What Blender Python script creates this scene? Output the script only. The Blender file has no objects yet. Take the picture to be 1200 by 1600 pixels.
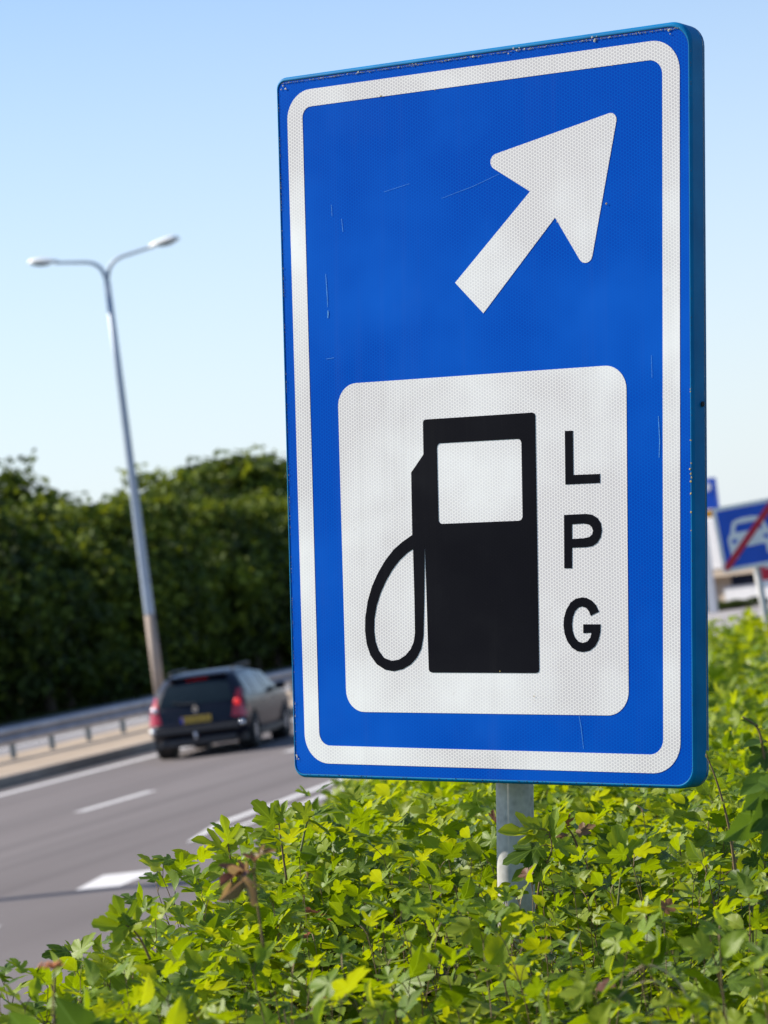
import bpy, bmesh, math, random
import numpy as np
from mathutils import Matrix, Vector, noise
random.seed(7); rng = np.random.default_rng(7)
S = bpy.context.scene
C = S.collection
R = math.radians
# ------------------------------------------------------------------ camera
cam = bpy.data.cameras.new('camera'); camo = bpy.data.objects.new('camera', cam); C.objects.link(camo)
EX, EY, EF = Vector((0.95401, 0.27066, -0.12888)), Vector((-0.13057, -0.01181, -0.99137)), Vector((-0.26985, 0.96260, 0.02408))          # picture right, picture down, view direction
M = Matrix((EX, -EY, -EF)).transposed().to_4x4(); M.translation = Vector((0, 0, 2.5))
camo.matrix_world = M
cam.sensor_fit = 'VERTICAL'; cam.sensor_height = 36.0; cam.sensor_width = 27.0; cam.lens = 108.0
cam.clip_start = 0.1; cam.clip_end = 6000
cam.dof.use_dof = True; cam.dof.focus_distance = 6.15; cam.dof.aperture_fstop = 7.4
S.camera = camo
S.render.resolution_x = 768; S.render.resolution_y = 1024
# ------------------------------------------------------------------ sky, sun, exposure
SUN_EL = R(38); SUNV = Vector((-1, 0.05, 0)).normalized()
SUNV = Vector((SUNV.x*math.cos(SUN_EL), SUNV.y*math.cos(SUN_EL), math.sin(SUN_EL)))
W = bpy.data.worlds.new('World'); S.world = W; W.use_nodes = True
nt = W.node_tree; nt.nodes.clear()
sky = nt.nodes.new('ShaderNodeTexSky'); sky.sky_type = 'NISHITA'; sky.sun_disc = False
sky.sun_elevation = SUN_EL; sky.sun_rotation = math.atan2(SUNV.x, SUNV.y)
sky.air_density = 1.0; sky.dust_density = 0.6; sky.ozone_density = 1.6; sky.altitude = 0
bg = nt.nodes.new('ShaderNodeBackground'); bg.inputs[1].default_value = 0.108
wo = nt.nodes.new('ShaderNodeOutputWorld')
wb = nt.nodes.new('ShaderNodeMix'); wb.data_type = 'RGBA'; wb.blend_type = 'MULTIPLY'; wb.inputs[0].default_value = 1   # white balance of the sky
wb.inputs[7].default_value = (0.90, 0.98, 1.12, 1); nt.links.new(sky.outputs[0], wb.inputs[6]); 
tcw = nt.nodes.new('ShaderNodeTexCoord'); spw = nt.nodes.new('ShaderNodeSeparateXYZ'); nt.links.new(tcw.outputs['Generated'], spw.inputs[0])
mr = nt.nodes.new('ShaderNodeMapRange'); mr.inputs[1].default_value = 0.0; mr.inputs[2].default_value = 0.225; mr.inputs[3].default_value = 0.75; mr.inputs[4].default_value = 0.0; nt.links.new(spw.outputs[2], mr.inputs[0])
hz = nt.nodes.new('ShaderNodeMix'); hz.data_type = 'RGBA'; nt.links.new(mr.outputs[0], hz.inputs[0]); nt.links.new(wb.outputs[2], hz.inputs[6]); hz.inputs[7].default_value = (5.4, 5.95, 6.5, 1)   # pale air near the horizon, all the way round
nt.links.new(hz.outputs[2], bg.inputs[0]); nt.links.new(bg.outputs[0], wo.inputs[0])
sl = bpy.data.lights.new('sun', 'SUN'); sl.energy = 5.0; sl.angle = R(0.53); sl.color = (1.0, 0.92, 0.80)
so = bpy.data.objects.new('sun', sl); C.objects.link(so); so.rotation_euler = SUNV.to_track_quat('Z', 'Y').to_euler()
S.view_settings.view_transform = 'Standard'; S.view_settings.look = 'None'; S.view_settings.gamma = 1
S.view_settings.exposure = 0.56; S.view_settings.use_curve_mapping = False
S.render.engine = 'CYCLES'
S.cycles.max_bounces = 8; S.cycles.transparent_max_bounces = 8
# ------------------------------------------------------------------ helpers
def tag(o, label=None, cat=None, group=None, kind=None):
    if label: o['label'] = label
    if cat: o['category'] = cat
    if group: o['group'] = group
    if kind: o['kind'] = kind
    return o
def empty(name, loc=(0,0,0), rz=0):
    o = bpy.data.objects.new(name, None); C.objects.link(o); o.location = loc; o.rotation_euler = (0,0,rz)
    o.empty_display_size = 0.1
    return o
def link(name, me, mat=None, parent=None, smooth=False):
    o = bpy.data.objects.new(name, me); C.objects.link(o)
    if mat is not None and not me.materials: me.materials.append(mat)
    if parent: o.parent = parent
    if smooth: me.shade_smooth()
    return o
def mesh(name, v, f, mat=None, parent=None, smooth=False, kind=None):
    me = bpy.data.meshes.new(name); me.from_pydata([tuple(p) for p in v], [], f); me.update()
    o = link(name, me, mat, parent, smooth)
    if kind: o['kind'] = kind
    return o
def bmo(name, bm, mat, parent=None, smooth=False, kind=None):
    me = bpy.data.meshes.new(name); bm.normal_update(); bm.to_mesh(me); bm.free()
    o = link(name, me, mat, parent, smooth)
    if kind: o['kind'] = kind
    return o
def box(bm, c, s, rz=0, bev=0.0, M=None):
    r = bmesh.ops.create_cube(bm, size=1)
    m = Matrix.Translation(c) @ Matrix.Rotation(rz, 4, 'Z') @ Matrix.Diagonal((s[0], s[1], s[2], 1))
    if M is not None: m = M @ m
    bmesh.ops.transform(bm, matrix=m, verts=r['verts'])
    if bev:
        es = list({e for v in r['verts'] for e in v.link_edges})
        bmesh.ops.bevel(bm, geom=es, offset=bev, segments=2, affect='EDGES', profile=0.5)
def tube(bm, pts, rad, n=8, cap=True):
    pts = [Vector(p) for p in pts]
    if not isinstance(rad, (list, tuple)): rad = [rad]*len(pts)
    rings = []; up = Vector((0.13, 0.21, 1)).normalized(); a = None
    for i, p in enumerate(pts):
        t = (pts[min(i+1, len(pts)-1)] - pts[max(i-1, 0)]).normalized()
        if a is None:
            a = t.orthogonal().normalized()
        a = (a - t*a.dot(t)).normalized(); b = t.cross(a)
        rings.append([bm.verts.new(p + (a*math.cos(k*math.tau/n) + b*math.sin(k*math.tau/n))*rad[i]) for k in range(n)])
    for r0, r1 in zip(rings, rings[1:]):
        for k in range(n): bm.faces.new((r0[k], r0[(k+1) % n], r1[(k+1) % n], r1[k]))
    if cap and n > 2:
        bm.faces.new(rings[0][::-1]); bm.faces.new(rings[-1])
def catmull(p, k=6, closed=True):
    n = len(p); o = []
    rngi = range(n) if closed else range(n-1)
    for i in rngi:
        g = (lambda j: p[j % n]) if closed else (lambda j: p[max(0, min(n-1, j))])
        p0, p1, p2, p3 = g(i-1), g(i), g(i+1), g(i+2)
        for s in range(k):
            t = s/k
            o.append(tuple(0.5*((2*b)+(c-a)*t+(2*a-5*b+4*c-d)*t*t+(3*b-a-3*c+d)*t**3) for a, b, c, d in zip(p0, p1, p2, p3)))
    if not closed: o.append(tuple(p[-1]))
    return o
def rpoly(pts, rad, seg=7):
    """polygon with rounded corners; rad one number or one per corner"""
    n = len(pts); out = []
    if not isinstance(rad, (list, tuple)): rad = [rad]*n
    for i in range(n):
        p = Vector(pts[i]); a = Vector(pts[i-1]) - p; b = Vector(pts[(i+1) % n]) - p
        r = rad[i]
        if r <= 0: out.append(tuple(p)); continue
        ang = a.angle(b); d = min(r/math.tan(ang/2), a.length*0.48, b.length*0.48)
        r_ = d*math.tan(ang/2)
        A = p + a.normalized()*d; B = p + b.normalized()*d
        cen = p + (a.normalized()+b.normalized()).normalized()*(r_/math.sin(ang/2))
        a0 = math.atan2(A.y-cen.y, A.x-cen.x); a1 = math.atan2(B.y-cen.y, B.x-cen.x)
        da = (a1-a0+math.pi) % math.tau - math.pi
        for k in range(seg+1):
            t = a0 + da*k/seg; out.append((cen.x+r_*math.cos(t), cen.y+r_*math.sin(t)))
    return out
def area(p):
    return sum(p[i-1][0]*p[i][1]-p[i][0]*p[i-1][1] for i in range(len(p)))/2
def sheet(name, outer, holes, y0, y1, mat, parent, bev=0):
    """flat plate in the local x-z plane between depths y0 (front) and y1, with holes"""
    bm = bmesh.new()
    loops = [outer] + list(holes)
    es = []
    allv = []
    for lp in loops:
        vs = [bm.verts.new((p[0], y0, p[1])) for p in lp]; allv.append(vs)
        es += [bm.edges.new((vs[i-1], vs[i])) for i in range(len(vs))]
    bmesh.ops.triangle_fill(bm, use_beauty=True, use_dissolve=False, edges=es, normal=(0, -1, 0))
    for f in bm.faces:
        f.normal_update()
        if f.normal.y > 0: f.normal_flip()
    if y1 != y0:
        for vs in allv:
            bk = [bm.verts.new((v.co.x, y1, v.co.z)) for v in vs]
            n = len(vs)
            for i in range(n):
                bm.faces.new((vs[i-1], vs[i], bk[i], bk[i-1]))
        bmesh.ops.recalc_face_normals(bm, faces=bm.faces[:])
    return bmo(name, bm, mat, parent)
# ------------------------------------------------------------------ materials
def newmat(name):
    m = bpy.data.materials.new(name); m.use_nodes = True
    n = m.node_tree; b = n.nodes['Principled BSDF']
    return m, n, b
def N(nt, t, **kw):
    o = nt.nodes.new(t)
    for k, v in kw.items(): setattr(o, k, v)
    return o
def mathn(nt, op, a, b=None, clamp=False):
    o = nt.nodes.new('ShaderNodeMath'); o.operation = op; o.use_clamp = clamp
    for i, x in enumerate((a, b)):
        if x is None: continue
        if isinstance(x, (int, float)): o.inputs[i].default_value = x
        else: nt.links.new(x, o.inputs[i])
    return o.outputs[0]
def vmath(nt, op, a, b=None):
    o = nt.nodes.new('ShaderNodeVectorMath'); o.operation = op
    for i, x in enumerate((a, b)):
        if x is None: continue
        if isinstance(x, (tuple, list)): o.inputs[i].default_value = x
        else: nt.links.new(x, o.inputs[i])
    return o
def ramp(nt, fac, stops):
    o = nt.nodes.new('ShaderNodeValToRGB'); nt.links.new(fac, o.inputs[0])
    e = o.color_ramp.elements
    while len(e) < len(stops): e.new(0.5)
    for x, (p, c) in zip(e, stops): x.position = p; x.color = (*c, 1)
    return o.outputs[0]
def mixc(nt, fac, a, b):
    o = nt.nodes.new('ShaderNodeMix'); o.data_type = 'RGBA'
    if isinstance(fac, (int, float)): o.inputs[0].default_value = fac
    else: nt.links.new(fac, o.inputs[0])
    for i, x in ((6, a), (7, b)):
        if isinstance(x, tuple): o.inputs[i].default_value = (*x, 1)
        else: nt.links.new(x, o.inputs[i])
    return o.outputs[2]
def noise_t(nt, scale, detail=4, coord='Object', rough=0.55, mapping=None, dist=0):
    tc = nt.nodes.new('ShaderNodeTexCoord'); n = nt.nodes.new('ShaderNodeTexNoise')
    n.inputs['Scale'].default_value = scale; n.inputs['Detail'].default_value = detail; n.inputs['Roughness'].default_value = rough
    n.inputs['Distortion'].default_value = dist
    src = tc.outputs[coord]
    if mapping:
        mp = nt.nodes.new('ShaderNodeMapping'); mp.inputs['Scale'].default_value = mapping
        nt.links.new(src, mp.inputs[0]); src = mp.outputs[0]
    nt.links.new(src, n.inputs['Vector'])
    return n.outputs[0]
def bump(nt, b, h, strength=0.3, dist=0.01):
    o = nt.nodes.new('ShaderNodeBump'); o.inputs['Strength'].default_value = strength; o.inputs['Distance'].default_value = dist
    nt.links.new(h, o.inputs['Height']); nt.links.new(o.outputs[0], b.inputs['Normal'])
def simple(name, col, rough=0.5, metal=0.0, var=0.15, scale=8, bumps=0.0, spec=0.5, coat=0.0, coord='Object'):
    m, n, b = newmat(name)
    f = noise_t(n, scale, 5, coord)
    lo = tuple(c*(1-var) for c in col); hi = tuple(min(1, c*(1+var)) for c in col)
    n.links.new(ramp(n, f, [(0.3, lo), (0.7, hi)]), b.inputs['Base Color'])
    b.inputs['Roughness'].default_value = rough; b.inputs['Metallic'].default_value = metal
    b.inputs['Specular IOR Level'].default_value = spec; b.inputs['Coat Weight'].default_value = coat
    b.inputs['Coat Roughness'].default_value = 0.05
    if bumps: bump(n, b, noise_t(n, scale*6, 4, coord), bumps, 0.01)
    return m
def hexfac(nt, pitch):
    """distance to the nearest cell edge of a honeycomb in the object's x-z plane: 0 centre .. 0.5 edge"""
    tc = nt.nodes.new('ShaderNodeTexCoord'); sp = nt.nodes.new('ShaderNodeSeparateXYZ'); nt.links.new(tc.outputs['Object'], sp.inputs[0])
    u = mathn(nt, 'DIVIDE', sp.outputs[2], pitch); v = mathn(nt, 'DIVIDE', sp.outputs[0], pitch)
    def cell(off):
        a = mathn(nt, 'ADD', u, 100.0+off); a = mathn(nt, 'MODULO', a, 1.0); a = mathn(nt, 'ABSOLUTE', mathn(nt, 'SUBTRACT', a, 0.5))
        c = mathn(nt, 'ADD', v, 100*1.7320508+off*1.7320508); c = mathn(nt, 'MODULO', c, 1.7320508); c = mathn(nt, 'ABSOLUTE', mathn(nt, 'SUBTRACT', c, 0.8660254))
        d = mathn(nt, 'ADD', mathn(nt, 'MULTIPLY', a, 0.5), mathn(nt, 'MULTIPLY', c, 0.8660254))
        return mathn(nt, 'MAXIMUM', a, d)
    return mathn(nt, 'MINIMUM', cell(0.0), cell(0.5))
def sheeting(name, line, cellc, rough=0.35, dirt=0.0, wear=None, grime=0.015):
    m, n, b = newmat(name)
    h = hexfac(n, 0.0070)
    f = mathn(n, 'MULTIPLY', mathn(n, 'SUBTRACT', h, 0.34), 9.0, clamp=True)
    col = mixc(n, f, cellc, line)
    big = noise_t(n, 3.0, 3)
    col = mixc(n, mathn(n, 'MULTIPLY', mathn(n, 'SUBTRACT', big, 0.44, clamp=True), 3.0, clamp=True), col, tuple(min(1, c*1.10+0.004) for c in line))  # soft reflection painted into the colour as lighter patches
    run = noise_t(n, 26, 4, mapping=(1, 1, 0.035)); fog = noise_t(n, 5, 5, rough=0.7)
    col = mixc(n, mathn(n, 'MULTIPLY', mathn(n, 'SUBTRACT', run, 0.55, clamp=True), grime*5, clamp=True), col, (0.30, 0.29, 0.26))
    col = mixc(n, mathn(n, 'MULTIPLY', mathn(n, 'SUBTRACT', fog, 0.55, clamp=True), grime*3, clamp=True), col, (0.30, 0.32, 0.33))
    if dirt:
        dn = noise_t(n, 60, 6, rough=0.75)
        col = mixc(n, mathn(n, 'MULTIPLY', mathn(n, 'SUBTRACT', dn, 0.62, clamp=True), dirt*4, clamp=True), col, (0.30, 0.22, 0.14))
    if wear:
        wn = noise_t(n, 190, 8, rough=0.8, mapping=(1, 1, 0.28)); w2 = noise_t(n, 9, 4)
        w = mathn(n, 'MULTIPLY', mathn(n, 'SUBTRACT', wn, 0.60, clamp=True), mathn(n, 'MULTIPLY', mathn(n, 'SUBTRACT', w2, 0.42, clamp=True), 9), clamp=True)
        col = mixc(n, w, col, wear)
    n.links.new(col, b.inputs['Base Color'])
    b.inputs['Roughness'].default_value = rough; b.inputs['Specular IOR Level'].default_value = 0.03
    return m
mt = {}
mt['blue'] = sheeting('blue_sheeting', (0.0, 0.102, 0.54), (0.0, 0.064, 0.45), 0.38)
mt['white'] = sheeting('white_sheeting', (0.96, 0.92, 0.88), (0.64, 0.61, 0.61), 0.4, dirt=0.35, grime=0.07)
mt['black'] = sheeting('black_film', (0.007, 0.007, 0.010), (0.005, 0.005, 0.008), 0.45, wear=(0.14, 0.13, 0.13))
def wornblue():
    m, n, b = newmat('frame_blue_paint')
    f = noise_t(n, 14, 6); g = noise_t(n, 120, 6, rough=0.8)
    col = ramp(n, f, [(0.3, (0.0, 0.15, 0.37)), (0.7, (0.0, 0.20, 0.46))])
    col = mixc(n, mathn(n, 'MULTIPLY', mathn(n, 'SUBTRACT', g, 0.69, clamp=True), 8, clamp=True), col, (0.12, 0.13, 0.13))
    n.links.new(col, b.inputs['Base Color']); b.inputs['Roughness'].default_value = 0.5; b.inputs['Specular IOR Level'].default_value = 0.1
    return m
mt['frame'] = wornblue()
mt['alu'] = simple('bare_aluminium', (0.45, 0.46, 0.47), 0.45, 0.8, 0.2, 30)
mt['grit'] = simple('edge_grime', (0.26, 0.26, 0.26), 0.9, 0, 0.7, 300)
mt['dark'] = simple('dark_gap', (0.01, 0.012, 0.015), 0.8)
mt['paleblue'] = simple('scratched_blue', (0.06, 0.30, 0.68), 0.5, 0, 0.5, 300)
mt['lichen'] = simple('yellow_lichen', (0.45, 0.33, 0.10), 0.9, 0, 0.4, 300)
def galv():
    m, n, b = newmat('galvanised_steel')
    v = N(n, 'ShaderNodeTexVoronoi'); tc = N(n, 'ShaderNodeTexCoord'); n.links.new(tc.outputs['Object'], v.inputs['Vector']); v.inputs['Scale'].default_value = 70
    f = noise_t(n, 12, 7, rough=0.7, mapping=(1, 1, 0.4))
    s = mathn(n, 'ADD', mathn(n, 'MULTIPLY', v.outputs['Distance'], 0.25), f)
    n.links.new(ramp(n, s, [(0.35, (0.28, 0.28, 0.27)), (0.58, (0.48, 0.47, 0.45)), (0.8, (0.62, 0.61, 0.58))]), b.inputs['Base Color'])
    b.inputs['Roughness'].default_value = 0.62; b.inputs['Metallic'].default_value = 0.15
    bump(n, b, f, 0.15, 0.003)
    return m
mt['galv'] = galv()
mt['rail'] = simple('weathered_zinc_rail', (0.34, 0.34, 0.37), 0.5, 0.5, 0.2, 3)
mt['railpost'] = simple('rail_post_zinc', (0.20, 0.23, 0.23), 0.6, 0.3, 0.2, 3)
mt['lamppole'] = simple('lamp_pole_grey', (0.36, 0.42, 0.50), 0.5, 0.2, 0.08, 2)
mt['lampbase'] = simple('lamp_base_brown', (0.32, 0.25, 0.20), 0.7, 0, 0.15, 2)
mt['lampwhite'] = simple('lamp_head_white', (0.85, 0.85, 0.82), 0.35, 0, 0.04, 2)
mt['lampdark'] = simple('lamp_glass_grey', (0.10, 0.12, 0.14), 0.3, 0, 0.1, 2)
def asphalt(name, a, b2, sc=0.6):
    m, n, b = newmat(name)
    f = noise_t(n, sc, 6, mapping=(1, 0.25, 1)); g = noise_t(n, 90, 4, rough=0.8)
    c1 = ramp(n, f, [(0.3, a), (0.7, b2)])
    c2 = mixc(n, mathn(n, 'MULTIPLY', mathn(n, 'SUBTRACT', g, 0.45, clamp=True), 2.2, clamp=True), c1, tuple(x*1.6 for x in b2))
    st = noise_t(n, 1.1, 3, mapping=(1, 0.012, 1)); pt = noise_t(n, 0.22, 2, mapping=(1, 0.3, 1))
    c2 = mixc(n, mathn(n, 'MULTIPLY', mathn(n, 'SUBTRACT', st, 0.47, clamp=True), 2.6, clamp=True), c2, tuple(x*0.62 for x in a))
    c2 = mixc(n, mathn(n, 'MULTIPLY', mathn(n, 'SUBTRACT', pt, 0.56, clamp=True), 3, clamp=True), c2, tuple(x*0.75 for x in a))
    n.links.new(c2, b.inputs['Base Color']); b.inputs['Roughness'].default_value = 0.9
    b.inputs['Specular IOR Level'].default_value = 0.25
    bump(n, b, g, 0.4, 0.006)
    return m
mt['asphalt'] = asphalt('asphalt', (0.138, 0.120, 0.116), (0.170, 0.150, 0.145))
mt['asphalt2'] = asphalt('pale_asphalt', (0.20, 0.19, 0.195), (0.25, 0.24, 0.24))
mt['paint'] = simple('road_paint', (0.62, 0.60, 0.58), 0.7, 0, 0.1, 6, 0.2)
mt['sand'] = simple('sandy_verge', (0.36, 0.28, 0.20), 0.95, 0, 0.25, 1.2, 0.3)
mt['kerb'] = simple('kerb_concrete', (0.34, 0.28, 0.22), 0.9, 0, 0.15, 3, 0.3)
def soil():
    m, n, b = newmat('grass_ground')
    f = noise_t(n, 0.35, 6); g = noise_t(n, 12, 5)
    s = mathn(n, 'ADD', mathn(n, 'MULTIPLY', f, 0.6), mathn(n, 'MULTIPLY', g, 0.4))
    n.links.new(ramp(n, s, [(0.35, (0.035, 0.05, 0.012)), (0.5, (0.07, 0.10, 0.02)), (0.65, (0.13, 0.13, 0.035))]), b.inputs['Base Color'])
    b.inputs['Roughness'].default_value = 1.0; b.inputs['Specular IOR Level'].default_value = 0.1
    bump(n, b, g, 0.8, 0.05)
    return m
mt['ground'] = soil()
def leafmat(name, dark, light, yellow, transl=0.40, attr=False, veins=True, rough=0.42, objvar=0):
    m, n, b = newmat(name)
    if attr:
        a = N(n, 'ShaderNodeAttribute', attribute_name='tint'); fac = a.outputs['Fac']
        if objvar: fac = mathn(n, 'ADD', fac, mathn(n, 'MULTIPLY', mathn(n, 'SUBTRACT', N(n, 'ShaderNodeObjectInfo').outputs['Random'], 0.5), objvar), clamp=True)
    else:
        oi = N(n, 'ShaderNodeObjectInfo'); fac = oi.outputs['Random']
    base = ramp(n, fac, [(0.0, dark), (0.5, light), (1.0, yellow)])
    hgt = None
    if veins:
        lv = N(n, 'ShaderNodeAttribute', attribute_name='luv'); sp = N(n, 'ShaderNodeSeparateXYZ'); n.links.new(lv.outputs['Vector'], sp.inputs[0])
        ang = mathn(n, 'ARCTAN2', mathn(n, 'SUBTRACT', sp.outputs[0], 0.5), mathn(n, 'SUBTRACT', sp.outputs[1], 0.12))
        pp = mathn(n, 'PINGPONG', ang, 0.42)
        rr = mathn(n, 'ADD', mathn(n, 'ABSOLUTE', mathn(n, 'SUBTRACT', sp.outputs[0], 0.5)), mathn(n, 'ABSOLUTE', mathn(n, 'SUBTRACT', sp.outputs[1], 0.12)))
        d = mathn(n, 'MULTIPLY', pp, rr)
        vf = mathn(n, 'SUBTRACT', 1.0, mathn(n, 'MULTIPLY', d, 45.0), clamp=True)
        base = mixc(n, mathn(n, 'MULTIPLY', vf, 0.35), base, tuple(min(1, c*1.7+0.03) for c in light))
        hgt = mathn(n, 'SINE', mathn(n, 'MULTIPLY', d, 160.0))
    geo = N(n, 'ShaderNodeNewGeometry')
    back = mixc(n, mathn(n, 'MULTIPLY', geo.outputs['Backfacing'], 0.22), base, (0.20, 0.24, 0.06)) if not objvar else base
    n.links.new(back, b.inputs['Base Color'])
    b.inputs['Roughness'].default_value = rough; b.inputs['Specular IOR Level'].default_value = 0.22
    if hgt is not None: bump(n, b, hgt, 0.12, 0.001)
    tr = N(n, 'ShaderNodeBsdfTranslucent')
    hs = N(n, 'ShaderNodeHueSaturation'); hs.inputs['Hue'].default_value = 0.478; hs.inputs['Saturation'].default_value = 1.1; hs.inputs['Value'].default_value = 2.0
    n.links.new(base, hs.inputs['Color']); n.links.new(hs.outputs[0], tr.inputs[0])
    mx = N(n, 'ShaderNodeMixShader'); mx.inputs[0].default_value = transl
    n.links.new(b.outputs[0], mx.inputs[1]); n.links.new(tr.outputs[0], mx.inputs[2])
    n.links.new(mx.outputs[0], n.nodes['Material Output'].inputs[0])
    return m
GD, GL, GY = (0.052, 0.100, 0.009), (0.160, 0.245, 0.018), (0.25, 0.305, 0.030)
mt['leaf'] = leafmat('maple_leaf', GD, GL, GY)
mt['leafmass'] = leafmat('maple_leaf_mass', GD, GL, GY, attr=True)
mt['leaffar'] = leafmat('maple_leaf_far', GD, GL, GY, attr=True, veins=False)
mt['redleaf'] = leafmat('young_red_leaf', (0.14, 0.07, 0.045), (0.20, 0.10, 0.06), (0.20, 0.15, 0.06), 0.35)
mt['darkleaf'] = leafmat('dogwood_leaf', (0.04, 0.085, 0.012), (0.06, 0.12, 0.02), (0.10, 0.18, 0.02), 0.4)
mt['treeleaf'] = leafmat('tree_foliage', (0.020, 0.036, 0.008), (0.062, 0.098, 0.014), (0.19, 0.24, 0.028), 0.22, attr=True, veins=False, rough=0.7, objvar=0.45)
mt['stem'] = simple('shoot_bark', (0.17, 0.11, 0.045), 0.7, 0, 0.35, 40)
mt['greenstem'] = simple('green_stem', (0.16, 0.17, 0.05), 0.6, 0, 0.3, 40)
mt['bark'] = simple('tree_bark', (0.08, 0.065, 0.05), 0.9, 0, 0.3, 4)
mt['straw'] = simple('dry_straw', (0.42, 0.34, 0.20), 0.8, 0, 0.2, 40)
mt['orange'] = simple('orange_flower', (0.55, 0.20, 0.07), 0.7, 0, 0.3, 60)
# ------------------------------------------------------------------ ground, roads, verges
def zg(x, y):            # height of the planted bank
    top = 1.16 - 0.012*max(0, y-5); top = max(top, 0.55)
    e = edge(y)
    toe = min(-7.4, e-2.5)
    t = (x - toe)/((e+0.6) - toe)
    t = max(0, min(1, t)); return top*(t*t*(3-2*t)) - 0.01*(t <= 0)
def edge(y):
    P = [(-50, -2.25), (7.3, -2.25), (10.5, -3.1), (13.5, -4.0), (17, -4.8), (24, -5.6), (40, -6.6), (90, -7.6)]
    for (a, b), (c, d) in zip(P, P[1:]):
        if y <= c: return b + (d-b)*(y-a)/(c-a)
    return P[-1][1]
def grid(name, xs, ys, zf, mat, kind='structure'):
    v = [(x, y, zf(x, y)) for y in ys for x in xs]; n = len(xs)
    f = [(j*n+i, j*n+i+1, (j+1)*n+i+1, (j+1)*n+i) for j in range(len(ys)-1) for i in range(n-1)]
    o = mesh(name, v, f, mat, smooth=True); o['kind'] = kind; return o
grid('ground', [-3000, -300, -60, -36, -7.9, -7.4, 60, 400, 3000], [-3000, -200, -30, 60, 300, 3000], lambda x, y: -0.02, mt['ground'])
grid('bank', [-7.35+0.25*i for i in range(31)] + [1, 3, 7, 15], [-12+1.0*i for i in range(110)], lambda x, y: zg(x, y) + 0.03*noise.noise((x, y, 0)) - (0.03 if x < -7.2 else 0), mt['ground'])
def strip(name, x0, x1, y0, y1, z, mat, kind='structure'):
    return tag(mesh(name, [(x0, y0, z), (x1, y0, z), (x1, y1, z), (x0, y1, z)], [(0, 1, 2, 3)], mat), kind=kind)
strip('motorway_carriageway', -20.5, -7.6, -80, 700, 0.0, mt['asphalt'])
strip('opposite_carriageway', -34.6, -26.6, -80, 700, 0.0, mt['asphalt2'])
# median: raised kerb and sandy reserve
mv = [(-20.5, 0.0), (-20.5, 0.14), (-20.53, 0.16), (-20.75, 0.16), (-24.4, 0.14), (-24.55, -0.02)]
def prof(name, pr, y0, y1, mat, step=20):
    ys = list(np.arange(y0, y1+0.1, step)); v = [(p[0], y, p[1]) for y in ys for p in pr]; n = len(pr)
    f = [(j*n+i, j*n+i+1, (j+1)*n+i+1, (j+1)*n+i) for j in range(len(ys)-1) for i in range(n-1)]
    return tag(mesh(name, v, f, mat), kind='structure')
prof('median_reserve', mv, -80, 700, mt['sand'])
kz = [(-20.494, -0.01), (-20.494, 0.13), (-20.50, 0.164), (-20.72, 0.166)]
prof('kerb', kz, -80, 700, mt['kerb'])
prof('kerb_shade_strip', [(-20.49, 0.004), (-20.12, 0.004)], -80, 700, simple('painted_kerb_shade', (0.025, 0.025, 0.03), 0.9))  # shade at the foot of the kerb, painted as a dark strip
strip('pale_road_section', -20.1, -7.65, 84, 600, 0.003, asphalt('pale_far_asphalt', (0.30, 0.28, 0.275), (0.36, 0.34, 0.33)))  # paler asphalt colour on the far stretch of the carriageway
strip('paved_reserve', -26.6, -24.5, -80, 700, 0.0, mt['asphalt2'])
# lane markings
def mark(name, pts, z=0.006):
    return tag(mesh(name, [(x, y, z) for x, y in pts], [tuple(range(len(pts)))], mt['paint']), kind='structure')
mark('edge_line', [(-19.65, -60), (-19.42, -60), (-19.42, 600), (-19.65, 600)])
for k in range(-4, 20):
    y = 38.9 + k*9.35
    mark('lane_dash', [(-15.80, y), (-15.62, y), (-15.62, y+2.9), (-15.80, y+2.9)])
mark('block_mark', [(-11.2, 27.40), (-10.72, 27.33), (-10.80, 28.72), (-11.42, 28.72)])
for k in (1, 2, 3):
    y = 27.3 - k*4.2
    mark('block_mark', [(-11.30, y), (-10.85, y), (-10.85, y+1.7), (-11.30, y+1.7)])
mark('carriageway_line', [(-11.60, 31.7), (-11.56, 31.8), (-11.88, 34), (-12.10, 40), (-12.15, 600), (-12.32, 600), (-12.27, 40), (-12.05, 34)])
mark('exit_line', [(-11.52, 32.3), (-11.42, 32.6), (-11.42, 36), (-11.60, 40), (-11.64, 300), (-11.80, 300), (-11.77, 40), (-11.58, 36)])
mark('exit_edge_line', [(-8.1, -60), (-7.95, -60), (-7.95, 300), (-8.1, 300)])
mark('exit_arrow', [(-10.0, 33.6), (-9.72, 33.6), (-9.72, 37.0), (-9.35, 37.0), (-9.86, 39.5), (-10.35, 37.0), (-10.0, 37.0)])
mark('far_edge_line', [(-27.3, -60), (-27.1, -60), (-27.1, 600), (-27.3, 600)])
for k in range(-4, 40):
    y = 30 + k*12
    mark('far_lane_dash', [(-30.9, y), (-30.75, y), (-30.75, y+3), (-30.9, y+3)])
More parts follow.
